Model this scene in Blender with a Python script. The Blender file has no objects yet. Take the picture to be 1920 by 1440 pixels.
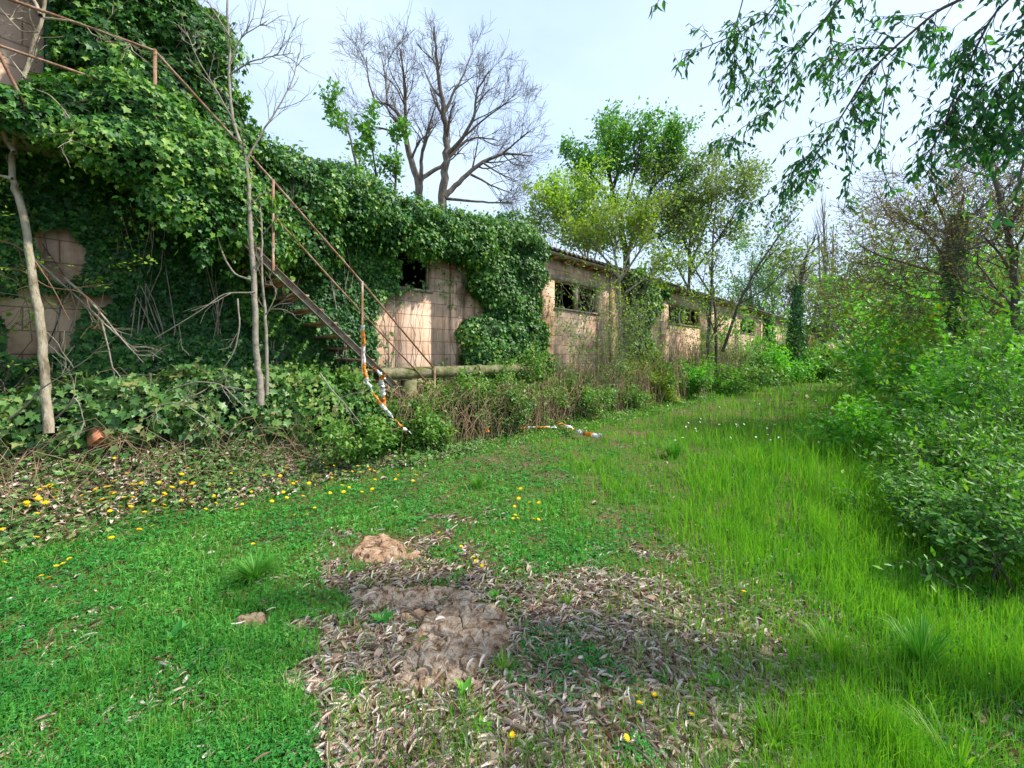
import bpy, math, random
import numpy as np
from mathutils import Vector

random.seed(7)
RNG = np.random.default_rng(11)
SC = bpy.context.scene
COL = SC.collection

# ------------------------------------------------------------------ camera, sky, sun
F, CH, HZ = 760.0, 1.6, 665.0          # focal length in photo pixels, eye height, horizon row
cam_d = bpy.data.cameras.new("camera")
cam = bpy.data.objects.new("camera", cam_d); COL.objects.link(cam)
cam.location = (0, 0, CH); cam.rotation_euler = (math.radians(90), 0, 0)
cam_d.sensor_width = 36; cam_d.lens = F / 1920 * 36; cam_d.shift_y = -(720 - HZ) / 1920
cam_d.clip_start = 0.05; cam_d.clip_end = 2000
SC.camera = cam

SUN_EL, SUN_AZ = 50.0, 88.0            # azimuth measured from +Y towards +X
w = bpy.data.worlds.new("World"); SC.world = w; w.use_nodes = True
nt = w.node_tree; bg = nt.nodes['Background']
sky = nt.nodes.new('ShaderNodeTexSky'); sky.sky_type = 'NISHITA'; sky.sun_disc = False
sky.sun_elevation = math.radians(SUN_EL); sky.sun_rotation = math.radians(SUN_AZ)
sky.air_density = 1.0; sky.dust_density = 2.0; sky.ozone_density = 1.5
tc = nt.nodes.new('ShaderNodeTexCoord'); nz = nt.nodes.new('ShaderNodeTexNoise')
nz.inputs['Scale'].default_value = 1.6; nz.inputs['Detail'].default_value = 5; nz.inputs['Roughness'].default_value = .55
mpw = nt.nodes.new('ShaderNodeMapping'); mpw.inputs['Scale'].default_value = (1, 1, 2.2)
nt.links.new(tc.outputs['Generated'], mpw.inputs['Vector']); nt.links.new(mpw.outputs[0], nz.inputs['Vector'])
rp = nt.nodes.new('ShaderNodeMapRange'); rp.inputs[1].default_value = .38; rp.inputs[2].default_value = .66
rp.inputs[3].default_value = .55; rp.inputs[4].default_value = 1.0
nt.links.new(nz.outputs['Fac'], rp.inputs[0])
mixw = nt.nodes.new('ShaderNodeMix'); mixw.data_type = 'RGBA'
nt.links.new(rp.outputs[0], mixw.inputs['Factor'])
sc_ = nt.nodes.new('ShaderNodeVectorMath'); sc_.operation = 'MULTIPLY'; sc_.inputs[1].default_value = (1.05, 1.05, 1.08)
nt.links.new(sky.outputs[0], sc_.inputs[0])
nt.links.new(sc_.outputs[0], mixw.inputs[6]); mixw.inputs[7].default_value = (2.8, 3.5, 4.5, 1)
nt.links.new(mixw.outputs[2], bg.inputs['Color']); bg.inputs['Strength'].default_value = 0.15

sd = bpy.data.lights.new("sun", 'SUN'); sd.energy = 3.2; sd.angle = math.radians(2.0); sd.color = (1, .94, .84)
so = bpy.data.objects.new("sun", sd); COL.objects.link(so)
a, e = math.radians(SUN_AZ), math.radians(SUN_EL)
so.rotation_euler = Vector((math.sin(a)*math.cos(e), math.cos(a)*math.cos(e), math.sin(e))).to_track_quat('Z', 'Y').to_euler()
SC.view_settings.view_transform = 'Standard'; SC.view_settings.look = 'None'
SC.view_settings.exposure = 1.05; SC.view_settings.gamma = 1
SC.render.engine = 'CYCLES'
SC.cycles.max_bounces = 8; SC.cycles.transparent_max_bounces = 4; SC.cycles.transmission_bounces = 6; SC.cycles.diffuse_bounces = 5

# ------------------------------------------------------------------ frames of reference
WA = math.radians(44.2)
U = np.array([math.sin(WA), math.cos(WA), 0.]); N = np.array([-math.cos(WA), math.sin(WA), 0.])
WROT = math.pi/2 - WA
def PX(x, y, Y): return np.array([(x-960)/F*Y, Y, CH-(y-HZ)/F*Y])
def LOC(x, y, p=7.2):                 # image point -> (s, p, z) on the vertical plane at distance p
    t = (x-960)/F; Y = p/(-N[0]*-t*1.0*0 + (N[1] + N[0]*t)); s = Y*(U[0]*t + U[1])
    return s, p, CH-(y-HZ)/F*Y
def L2W(a):
    a = np.atleast_2d(np.asarray(a, float)); return a[:, :1]*U + a[:, 1:2]*N + a[:, 2:3]*np.array([0, 0, 1.])
_G = RNG.random((256, 256))
def vn(x, y, sc=1., seed=0):
    x = np.asarray(x, float)*sc + seed*17.3; y = np.asarray(y, float)*sc + seed*31.7
    xi = np.floor(x).astype(int); yi = np.floor(y).astype(int); fx = x-xi; fy = y-yi
    fx = fx*fx*(3-2*fx); fy = fy*fy*(3-2*fy)
    g = lambda i, j: _G[i % 256, j % 256]
    return (g(xi, yi)*(1-fx)+g(xi+1, yi)*fx)*(1-fy)+(g(xi, yi+1)*(1-fx)+g(xi+1, yi+1)*fx)*fy
def fbm(x, y, sc=1., seed=0, o=4):
    r = 0; a = .5; t = 0
    for k in range(o): r = r+a*vn(x, y, sc*2**k, seed+k*3); t += a; a *= .5
    return r/t
def ss(a, b, x): 
    t = np.clip((np.asarray(x, float)-a)/(b-a), 0, 1); return t*t*(3-2*t)
def gz(X, Y):
    X = np.asarray(X, float); Y = np.asarray(Y, float)
    p = X*N[0]+Y*N[1]; s = X*U[0]+Y*U[1]
    B = .8-.52*ss(.3, 4.2, s)-.28*ss(4.2, 8, s)
    z = B*ss(5.0, 6.9, p)
    z = z+.12*(fbm(X, Y, .5, 3)-.5)*ss(1, 4, np.hypot(X, Y))+.03*(fbm(X, Y, 2.5, 5)-.5)
    z = z+.25*ss(3.5, 7, X-Y*.25)*(1-ss(10, 20, Y))
    return z
def pxg(x, y):                        # image point -> ground point
    Y = CH*F/(max(y-HZ, 3))
    for k in range(12):
        X = (x-960)/F*Y; z = float(gz(X, Y)); Y = .5*Y+.5*max(.4, (CH-z)*F/(y-HZ))
    X = (x-960)/F*Y
    return np.array([X, Y, float(gz(X, Y))])
def inpoly(x, y, P):
    x = np.asarray(x, float); y = np.asarray(y, float); c = np.zeros(x.shape, bool); n = len(P)
    for i in range(n):
        x1, y1 = P[i]; x2, y2 = P[i-1]
        if y1 == y2: continue
        m = ((y1 > y) != (y2 > y)) & (x < (x2-x1)*(y-y1)/(y2-y1)+x1); c ^= m
    return c

# ------------------------------------------------------------------ materials
def newmat(name):
    m = bpy.data.materials.new(name); m.use_nodes = True; t = m.node_tree
    return m, t, t.nodes['Principled BSDF'], t.nodes['Material Output']
def ramp(t, cols, pos=None):
    r = t.nodes.new('ShaderNodeValToRGB'); el = r.color_ramp.elements
    n = len(cols); pos = pos or [i/(n-1) for i in range(n)]
    while len(el) < n: el.new(.5)
    for i in range(n): el[i].position = pos[i]; el[i].color = (*cols[i], 1)
    return r
def leafmat(name, cols, trans=.38, rough=.5, spec=.35, tcol=(1.25, 1.3, .5), pos=None):
    m, t, b, o = newmat(name)
    at = t.nodes.new('ShaderNodeAttribute'); at.attribute_name = 'rnd'
    r = ramp(t, cols, pos); t.links.new(at.outputs['Fac'], r.inputs[0])
    t.links.new(r.outputs[0], b.inputs['Base Color'])
    b.inputs['Roughness'].default_value = rough; b.inputs['Specular IOR Level'].default_value = spec
    tr = t.nodes.new('ShaderNodeBsdfTranslucent')
    mu = t.nodes.new('ShaderNodeVectorMath'); mu.operation = 'MULTIPLY'; mu.inputs[1].default_value = tcol
    t.links.new(r.outputs[0], mu.inputs[0]); t.links.new(mu.outputs[0], tr.inputs['Color'])
    mx = t.nodes.new('ShaderNodeMixShader'); mx.inputs[0].default_value = trans
    t.links.new(b.outputs[0], mx.inputs[1]); t.links.new(tr.outputs[0], mx.inputs[2]); t.links.new(mx.outputs[0], o.inputs['Surface'])
    return m
def noisemat(name, cols, scale=6., detail=6, rough=.85, bump=.3, bscale=None, stretch=(1, 1, 1), pos=None, spec=.25, metal=0.):
    m, t, b, o = newmat(name)
    tcn = t.nodes.new('ShaderNodeTexCoord'); mp = t.nodes.new('ShaderNodeMapping'); mp.inputs['Scale'].default_value = stretch
    t.links.new(tcn.outputs['Object'], mp.inputs[0])
    n = t.nodes.new('ShaderNodeTexNoise'); n.inputs['Scale'].default_value = scale; n.inputs['Detail'].default_value = detail
    n.inputs['Roughness'].default_value = .65
    t.links.new(mp.outputs[0], n.inputs['Vector'])
    r = ramp(t, cols, pos or [.3+.4*i/(len(cols)-1) for i in range(len(cols))]); t.links.new(n.outputs['Fac'], r.inputs[0])
    t.links.new(r.outputs[0], b.inputs['Base Color']); b.inputs['Roughness'].default_value = rough
    b.inputs['Specular IOR Level'].default_value = spec; b.inputs['Metallic'].default_value = metal
    n2 = t.nodes.new('ShaderNodeTexNoise'); n2.inputs['Scale'].default_value = bscale or scale*4; n2.inputs['Detail'].default_value = 5
    t.links.new(mp.outputs[0], n2.inputs['Vector'])
    bp = t.nodes.new('ShaderNodeBump'); bp.inputs['Strength'].default_value = bump; bp.inputs['Distance'].default_value = .03
    t.links.new(n2.outputs['Fac'], bp.inputs['Height']); t.links.new(bp.outputs[0], b.inputs['Normal'])
    return m
M = {}
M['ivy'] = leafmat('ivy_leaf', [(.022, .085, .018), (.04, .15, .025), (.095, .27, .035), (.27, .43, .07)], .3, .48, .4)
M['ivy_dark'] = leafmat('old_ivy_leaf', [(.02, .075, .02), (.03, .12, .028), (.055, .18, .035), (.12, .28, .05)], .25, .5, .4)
M['ivy_pale'] = leafmat('young_ivy_leaf', [(.06, .15, .04), (.10, .24, .06), (.20, .34, .09), (.34, .33, .13)], .3, .4, .4)
M['bramble'] = leafmat('bramble_leaf', [(.05, .15, .03), (.10, .26, .045), (.20, .38, .07), (.34, .36, .12)], .35)
M['lime'] = leafmat('lime_leaf', [(.12, .26, .03), (.22, .40, .05), (.31, .48, .08), (.42, .48, .09)], .5)
M['olive'] = leafmat('olive_leaf', [(.09, .19, .02), (.16, .29, .03), (.25, .37, .04), (.36, .32, .04)], .4)
M['mid'] = leafmat('spring_leaf', [(.05, .15, .03), (.09, .25, .05), (.14, .34, .06), (.2, .4, .08)], .42)
M['grey'] = leafmat('thin_leaf', [(.10, .16, .05), (.16, .24, .08), (.22, .32, .10), (.27, .30, .12)], .4)
M['bright'] = leafmat('bright_leaf', [(.06, .25, .03), (.10, .38, .03), (.17, .48, .04), (.3, .52, .06)], .45)
M['deep'] = leafmat('shrub_leaf', [(.035, .13, .015), (.07, .23, .025), (.13, .34, .03), (.26, .44, .05)], .38)
M['brownleaf'] = leafmat('bud_leaf', [(.16, .13, .05), (.25, .20, .07), (.25, .27, .08), (.34, .28, .1)], .35)
M['over'] = leafmat('elm_leaf', [(.02, .10, .045), (.03, .15, .06), (.05, .22, .06), (.10, .33, .06)], .5)
M['cover'] = leafmat('clover_leaf', [(.03, .17, .03), (.05, .27, .045), (.09, .37, .06), (.19, .45, .09)], .35, .55, .2)
M['grass'] = leafmat('grass_blade', [(.07, .24, .015), (.12, .35, .02), (.20, .44, .03), (.26, .46, .05), (.55, .48, .24)], .45, pos=[0, .3, .7, .93, .97])
M['grassdk'] = leafmat('grass_blade_dark', [(.04, .20, .02), (.07, .30, .03), (.12, .40, .04), (.27, .42, .09)], .4)
M['litter'] = leafmat('dry_leaf', [(.17, .10, .06), (.36, .25, .17), (.52, .42, .33), (.68, .61, .53), (.42, .38, .35)], .12, .7, .15, (1, .9, .7), [0, .25, .55, .85, 1])
M['drytwig'] = leafmat('dry_stalk', [(.20, .12, .07), (.34, .24, .15), (.46, .36, .24), (.5, .42, .32)], .05, .7, .15, (1, .9, .7))
M['flower'] = leafmat('petal', [(.85, .50, .0), (.95, .62, .01), (.95, .72, .03)], .25, .5, .2, (1, 1, .6))
M['stemgreen'] = noisemat('green_stalk', [(.08, .2, .03), (.14, .28, .05)], 20)
M['bark'] = noisemat('pale_bark', [(.10, .075, .045), (.27, .22, .15), (.40, .35, .26), (.22, .2, .10)], 9, 8, .9, .6, 40, (1, 1, .35))
M['barkdk'] = noisemat('dark_bark', [(.045, .035, .028), (.10, .08, .06), (.16, .13, .10)], 8, 6, .9, .5, 30, (1, 1, .4))
M['barkred'] = noisemat('red_twig', [(.09, .05, .035), (.17, .10, .07), (.22, .15, .1)], 8)
M['barkmid'] = noisemat('grey_brown_bark', [(.07, .055, .045), (.15, .125, .10), (.23, .2, .17)], 8, 6, .9, .5, 30, (1, 1, .4))
M['drycane'] = noisemat('dry_cane', [(.14, .09, .05), (.30, .20, .12), (.42, .32, .21)], 6)
M['barkgr'] = noisemat('grey_twig', [(.16, .13, .10), (.28, .24, .19), (.38, .34, .27)], 10)
M['ivycore'] = noisemat('ivy_core_shade', [(.006, .012, .004), (.012, .022, .008), (.02, .03, .01)], 12)  # near-black colour standing in for the shade deep between ivy leaves
M['rust'] = noisemat('rusty_steel', [(.10, .05, .03), (.22, .11, .06), (.33, .21, .15), (.46, .38, .32)], 9, 8, .8, .4, 60, (1, 1, .5))
M['rustdk'] = noisemat('weathered_steel', [(.10, .06, .04), (.22, .18, .14), (.33, .31, .26)], 10, 8, .75, .4, 50)
M['conc'] = noisemat('mossy_concrete', [(.04, .06, .012), (.11, .12, .04), (.2, .18, .1), (.3, .26, .19)], 7, 8, .9, .6, 30)
M['slab'] = noisemat('old_concrete', [(.16, .13, .08), (.34, .29, .2), (.45, .40, .3)], 5, 8, .9, .5, 30)
M['rock'] = noisemat('limestone', [(.09, .05, .025), (.25, .16, .10), (.40, .30, .21), (.50, .42, .33)], 16, 14, .92, .8, 60, pos=[.32, .42, .53, .66])
M['rockred'] = noisemat('ochre_limestone', [(.16, .085, .04), (.32, .20, .12), (.46, .35, .25)], 13, 14, .9, 1.0, 22)
M['brick'] = noisemat('hollow_brick', [(.38, .13, .06), (.5, .2, .1), (.55, .3, .18)], 12, 5, .9, .3)
M['tile'] = noisemat('old_roof_tile', [(.035, .03, .022), (.11, .085, .055), (.22, .16, .10)], 5, 8, .9, .5, 30)
M['dark'] = noisemat('dark_inside', [(.03, .03, .025), (.07, .06, .05)], 3)
M['greenpaint'] = noisemat('green_paint', [(.05, .16, .10), (.09, .25, .17)], 6)
M['wood'] = noisemat('orange_wood', [(.25, .11, .03), (.42, .21, .07)], 8, 6, .7, .3, 30, (1, 1, .2))
M['white'] = noisemat('white_rim', [(.55, .52, .45), (.7, .68, .6)], 8)

def wallmat():
    m, t, b, o = newmat('pink_block_wall')
    c = t.nodes.new('ShaderNodeTexCoord'); sx = t.nodes.new('ShaderNodeSeparateXYZ'); cx = t.nodes.new('ShaderNodeCombineXYZ')
    t.links.new(c.outputs['Object'], sx.inputs[0]); t.links.new(sx.outputs['X'], cx.inputs['X']); t.links.new(sx.outputs['Z'], cx.inputs['Y'])
    br = t.nodes.new('ShaderNodeTexBrick'); br.inputs['Scale'].default_value = 1
    br.inputs['Brick Width'].default_value = .56; br.inputs['Row Height'].default_value = .27; br.inputs['Mortar Size'].default_value = .008
    br.inputs['Mortar Smooth'].default_value = .3; br.inputs['Bias'].default_value = 0
    br.inputs['Color1'].default_value = (.74, .53, .41, 1); br.inputs['Color2'].default_value = (.62, .43, .32, 1); br.inputs['Mortar'].default_value = (.36, .24, .17, 1)
    nd = t.nodes.new('ShaderNodeTexNoise'); nd.inputs['Scale'].default_value = 1.7; nd.inputs['Detail'].default_value = 4
    t.links.new(cx.outputs[0], nd.inputs['Vector'])
    off = t.nodes.new('ShaderNodeVectorMath'); off.operation = 'MULTIPLY_ADD'; off.inputs[1].default_value = (.03, .03, 0)
    t.links.new(nd.outputs['Color'], off.inputs[0]); t.links.new(cx.outputs[0], off.inputs[2]); t.links.new(off.outputs[0], br.inputs['Vector'])
    n = t.nodes.new('ShaderNodeTexNoise'); n.inputs['Scale'].default_value = 1.3; n.inputs['Detail'].default_value = 9; n.inputs['Roughness'].default_value = .7
    t.links.new(c.outputs['Object'], n.inputs['Vector'])
    r = ramp(t, [(.34, .31, .24), (.78, .74, .68), (1.04, 1.02, 1.0)], [.33, .46, .60]); t.links.new(n.outputs['Fac'], r.inputs[0])
    mu = t.nodes.new('ShaderNodeVectorMath'); mu.operation = 'MULTIPLY'
    t.links.new(br.outputs['Color'], mu.inputs[0]); t.links.new(r.outputs[0], mu.inputs[1]); t.links.new(mu.outputs[0], b.inputs['Base Color'])
    b.inputs['Roughness'].default_value = .92; b.inputs['Specular IOR Level'].default_value = .15
    mps = t.nodes.new('ShaderNodeMapping'); mps.inputs['Scale'].default_value = (5, 5, .35); t.links.new(c.outputs['Object'], mps.inputs[0])
    ns = t.nodes.new('ShaderNodeTexNoise'); ns.inputs['Scale'].default_value = 1.5; ns.inputs['Detail'].default_value = 8; t.links.new(mps.outputs[0], ns.inputs['Vector'])
    rs_ = ramp(t, [(.62, .56, .48), (.97, .96, .94), (1.04, 1.04, 1.04)], [.33, .47, .65]); t.links.new(ns.outputs['Fac'], rs_.inputs[0])
    mu2 = t.nodes.new('ShaderNodeVectorMath'); mu2.operation = 'MULTIPLY'; t.links.new(mu.outputs[0], mu2.inputs[0]); t.links.new(rs_.outputs[0], mu2.inputs[1]); t.links.new(mu2.outputs[0], b.inputs['Base Color'])
    n2 = t.nodes.new('ShaderNodeTexNoise'); n2.inputs['Scale'].default_value = 30; n2.inputs['Detail'].default_value = 5
    t.links.new(c.outputs['Object'], n2.inputs['Vector'])
    ad = t.nodes.new('ShaderNodeMath'); ad.operation = 'MULTIPLY_ADD'; ad.inputs[1].default_value = .25
    iv = t.nodes.new('ShaderNodeMath'); iv.operation = 'SUBTRACT'; iv.inputs[0].default_value = 1; t.links.new(br.outputs['Fac'], iv.inputs[1])
    t.links.new(n2.outputs['Fac'], ad.inputs[0]); t.links.new(iv.outputs[0], ad.inputs[2])
    bp = t.nodes.new('ShaderNodeBump'); bp.inputs['Strength'].default_value = .7; bp.inputs['Distance'].default_value = .012
    t.links.new(ad.outputs[0], bp.inputs['Height']); t.links.new(bp.outputs[0], b.inputs['Normal'])
    return m
M['wall'] = wallmat()

def groundmat():
    m, t, b, o = newmat('soil')
    c = t.nodes.new('ShaderNodeTexCoord')
    n = t.nodes.new('ShaderNodeTexNoise'); n.inputs['Scale'].default_value = 1.1; n.inputs['Detail'].default_value = 10; n.inputs['Roughness'].default_value = .7
    t.links.new(c.outputs['Object'], n.inputs['Vector'])
    r = ramp(t, [(.05, .10, .02), (.09, .13, .03), (.13, .095, .05), (.20, .14, .09)], [.35, .48, .56, .7]); t.links.new(n.outputs['Fac'], r.inputs[0])
    n2 = t.nodes.new('ShaderNodeTexNoise'); n2.inputs['Scale'].default_value = 45; n2.inputs['Detail'].default_value = 6
    t.links.new(c.outputs['Object'], n2.inputs['Vector'])
    r2 = ramp(t, [(.35, .32, .28), (1, 1, 1), (1.5, 1.4, 1.25)], [.3, .5, .7]); t.links.new(n2.outputs['Fac'], r2.inputs[0])
    mu = t.nodes.new('ShaderNodeVectorMath'); mu.operation = 'MULTIPLY'
    t.links.new(r.outputs[0], mu.inputs[0]); t.links.new(r2.outputs[0], mu.inputs[1]); t.links.new(mu.outputs[0], b.inputs['Base Color'])
    b.inputs['Roughness'].default_value = .95; b.inputs['Specular IOR Level'].default_value = .1
    bp = t.nodes.new('ShaderNodeBump'); bp.inputs['Strength'].default_value = .8; bp.inputs['Distance'].default_value = .03
    t.links.new(n2.outputs['Fac'], bp.inputs['Height']); t.links.new(bp.outputs[0], b.inputs['Normal'])
    return m
M['soil'] = groundmat()

def tapemat():
    m, t, b, o = newmat('barrier_tape')
    at = t.nodes.new('ShaderNodeAttribute'); at.attribute_name = 'rnd'
    fr = t.nodes.new('ShaderNodeMath'); fr.operation = 'FRACT'; t.links.new(at.outputs['Fac'], fr.inputs[0])
    r = ramp(t, [(.85, .85, .84), (.9, .30, .03)], [.5, .52]); r.color_ramp.interpolation = 'CONSTANT'
    t.links.new(fr.outputs[0], r.inputs[0]); n_ = t.nodes.new('ShaderNodeTexNoise'); n_.inputs['Scale'].default_value = 25; r2 = ramp(t, [(.35, .3, .25), (1, 1, 1)], [.35, .6]); t.links.new(n_.outputs['Fac'], r2.inputs[0])
    mu = t.nodes.new('ShaderNodeVectorMath'); mu.operation = 'MULTIPLY'; t.links.new(r.outputs[0], mu.inputs[0]); t.links.new(r2.outputs[0], mu.inputs[1])
    t.links.new(mu.outputs[0], b.inputs['Base Color']); b.inputs['Roughness'].default_value = .4
    return m
M['tape'] = tapemat()

# ------------------------------------------------------------------ mesh helpers
def mesh_np(name, V, Fc, mat, parent=None, rnd=None, smooth=False):
    V = np.asarray(V, np.float32); me = bpy.data.meshes.new(name)
    Fs = Fc if isinstance(Fc, list) else [Fc]
    Fs = [np.asarray(f, np.int32) for f in Fs if len(f)]
    me.vertices.add(len(V)); me.vertices.foreach_set('co', V.ravel())
    nl = sum(f.size for f in Fs); npoly = sum(len(f) for f in Fs)
    me.loops.add(nl); me.loops.foreach_set('vertex_index', np.concatenate([f.ravel() for f in Fs]))
    st = []; k = 0
    for f in Fs:
        st.append(k+np.arange(len(f))*f.shape[1]); k += f.size
    me.polygons.add(npoly); me.polygons.foreach_set('loop_start', np.concatenate(st).astype(np.int32))
    if smooth: me.polygons.foreach_set('use_smooth', np.ones(npoly, bool))
    if rnd is not None:
        at = me.attributes.new('rnd', 'FLOAT', 'POINT'); at.data.foreach_set('value', np.asarray(rnd, np.float32))
    me.materials.append(mat); me.update(calc_edges=True)
    o = bpy.data.objects.new(name, me); COL.objects.link(o)
    if parent is not None: o.parent = parent
    return o
def tag(o, label=None, cat=None, group=None, kind=None):
    if label: o['label'] = label
    if cat: o['category'] = cat
    if group: o['group'] = group
    if kind: o['kind'] = kind
    return o
def empty(name, label, cat, loc=(0, 0, 0), rz=0, group=None):
    o = bpy.data.objects.new(name, None); COL.objects.link(o); o.location = loc; o.rotation_euler = (0, 0, rz)
    o.empty_display_size = .2
    return tag(o, label, cat, group)
class Tubes:
    def __init__(s): s.V = []; s.F = []; s.n = 0
    def add(s, P, R, k=5, cap=False):
        P = np.asarray(P, float); R = np.broadcast_to(np.asarray(R, float), (len(P),))
        T = np.gradient(P, axis=0); T /= np.linalg.norm(T, axis=1)[:, None]+1e-9
        up = np.array([0, 0, 1.]) if abs(T[0][2]) < .8 else np.array([1., 0, 0])
        A = np.cross(T, up); A /= np.linalg.norm(A, axis=1)[:, None]+1e-9; B = np.cross(T, A)
        th = np.arange(k)/k*2*math.pi
        V = P[:, None]+R[:, None, None]*(np.cos(th)[None, :, None]*A[:, None]+np.sin(th)[None, :, None]*B[:, None])
        m = len(P); i = np.arange(m-1)[:, None]*k; j = np.arange(k)[None, :]; j2 = (j+1) % k
        q = np.stack([i+j, i+j2, i+k+j2, i+k+j], -1).reshape(-1, 4)+s.n
        s.V.append(V.reshape(-1, 3)); s.F.append(q); s.n += m*k
        if cap:
            for e_, base in ((P[0], 0), (P[-1], (m-1)*k)):
                s.V.append(e_[None]); jj = np.arange(k)
                c = np.stack([base+jj, base+(jj+1) % k, np.full(k, m*k+(0 if base == 0 else 1)), np.full(k, m*k+(0 if base == 0 else 1))], -1)
                s.C = getattr(s, 'C', []); s.C.append(c[:, :3]+s.n-m*k)
            s.n += 2
    def build(s, name, mat, parent=None, rnd=None):
        fs = [np.concatenate(s.F)]
        if getattr(s, 'C', None): fs.append(np.concatenate(s.C))
        V = np.concatenate(s.V)
        return mesh_np(name, V, fs, mat, parent, None if rnd is None else np.full(len(V), rnd), smooth=True)
def boxes(name, L, mat, parent=None):      # list of (x0,x1,y0,y1,z0,z1)
    V = []; Fc = []
    for b in L:
        x0, x1, y0, y1, z0, z1 = b; n = len(V)
        V += [(x0, y0, z0), (x1, y0, z0), (x1, y1, z0), (x0, y1, z0), (x0, y0, z1), (x1, y0, z1), (x1, y1, z1), (x0, y1, z1)]
        Fc += [(n, n+3, n+2, n+1), (n+4, n+5, n+6, n+7), (n, n+1, n+5, n+4), (n+1, n+2, n+6, n+5), (n+2, n+3, n+7, n+6), (n+3, n, n+4, n+7)]
    return mesh_np(name, V, np.array(Fc), mat, parent)

def fan(outline, mid):
    n = len(outline); V = np.array(list(outline)+[mid], float)
    return V, np.array([(i, (i+1) % n, n) for i in range(n)])
TK = (np.array([(0, 0, 0), (.3, .42, .06), (0, 1, -.06), (-.3, .42, .06)], float), np.array([(0, 1, 2), (0, 2, 3)]))
TN = (np.array([(0, 0, 0), (.17, .42, .03), (0, 1, -.08), (-.17, .42, .03)], float), np.array([(0, 1, 2), (0, 2, 3)]))
TI = fan([(0, .1, 0), (.36, -.04, .02), (.3, .25, .03), (.52, .45, .0), (.22, .6, .02), (0, 1, -.1), (-.22, .6, .02), (-.52, .45, 0), (-.3, .25, .03), (-.36, -.04, .02)], (0, .35, -.03))
TP = fan([(0, 0, 0), (.14, .12, .03), (.24, .36, .05), (.17, .62, .02), (.06, .85, -.06), (0, 1.08, -.14), (-.06, .85, -.06), (-.17, .62, .02), (-.24, .36, .05), (-.14, .12, .03)], (0, .42, -.03))
def tri3():
    V = []; Fc = []
    for k, a_ in enumerate((-1.3, 0, 1.3)):
        c, s_ = math.cos(a_), math.sin(a_); b = len(V)
        for (x, y, z) in [(0, .05, 0), (.28, .45, .06), (.12, .8, .0), (-.12, .8, 0), (-.28, .45, .06)]:
            V.append((x*c+y*s_, -x*s_+y*c, z))
        Fc += [(b, b+1, b+2), (b, b+2, b+3), (b, b+3, b+4)]
    return np.array(V)*.8, np.array(Fc)
T3 = tri3()
def rolled(r=.12, bend=.12, seg=4, arc=3.6, flare=1.):
    V = []; Fc = []
    for i in range(seg):
        y = i/(seg-1); rr = r*(.45+1.1*math.sin(math.pi*min(.98, .12+.8*y)))*flare; zz = bend*math.sin(y*math.pi)
        for j in range(4):
            a_ = -arc/2+arc*j/3-math.pi/2
            V.append((rr*math.cos(a_), y, zz+rr+rr*math.sin(a_)))
    for i in range(seg-1):
        for j in range(3): q = i*4+j; Fc.append((q, q+1, q+5, q+4))
    return np.array(V, float), np.array(Fc)
TR1 = rolled(.07, .06, arc=4.2); TR2 = rolled(.13, .12, arc=2.8); TR3 = rolled(.045, .03, arc=5); TR4 = rolled(.3, .15, arc=1.6)

def frames(ax, nr):
    ax = ax/(np.linalg.norm(ax, axis=1)[:, None]+1e-9)
    nr = nr-(nr*ax).sum(1)[:, None]*ax; nr /= np.linalg.norm(nr, axis=1)[:, None]+1e-9
    return np.cross(ax, nr), ax, nr
def leaves(name, C, ax, nr, size, T, mat, parent=None, rnd=None, wid=1.):
    TV, TF = T; X, A, Z = frames(np.asarray(ax, float), np.asarray(nr, float)); n = len(C); k = len(TV)
    size = np.broadcast_to(np.asarray(size, float), (n,))
    wid = np.broadcast_to(np.asarray(wid, float), (n,))
    V = C[:, None]+size[:, None, None]*(TV[None, :, 0:1]*X[:, None]*wid[:, None, None]+TV[None, :, 1:2]*A[:, None]+TV[None, :, 2:3]*Z[:, None])
    Fc = (TF[None]+(np.arange(n)*k)[:, None, None]).reshape(-1, TF.shape[1])
    if rnd is None: rnd = RNG.random(n)
    return mesh_np(name, V.reshape(-1, 3), Fc, mat, parent, np.repeat(np.clip(rnd, 0, 1), k))
def rv(n, s=1.): return RNG.normal(0, s, (n, 3))

# ------------------------------------------------------------------ ground
def axis_pts(lo, hi, fine, g=1.07):
    a_ = [0.]; st = fine
    while a_[-1] < hi: a_.append(a_[-1]+st); st = st*(g if abs(a_[-1]) > 6 else 1.)
    b = [0.]; st = fine
    while b[-1] > lo: b.append(b[-1]-st); st = st*(g if abs(b[-1]) > 6 else 1.)
    return np.array(sorted(set(a_+b)))
gx = axis_pts(-600, 600, .12); gy = axis_pts(-400, 900, .12)
GX, GY = np.meshgrid(gx, gy); GZ = gz(GX, GY)
i, j = np.meshgrid(np.arange(len(gx)-1), np.arange(len(gy)-1)); b0 = j*len(gx)+i
ground = mesh_np('ground', np.stack([GX, GY, GZ], -1).reshape(-1, 3), np.stack([b0, b0+1, b0+1+len(gx), b0+len(gx)], -1).reshape(-1, 4), M['soil'], smooth=True)
tag(ground, 'brown soil with moss under the grass and litter', None, None, 'structure')

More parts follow.
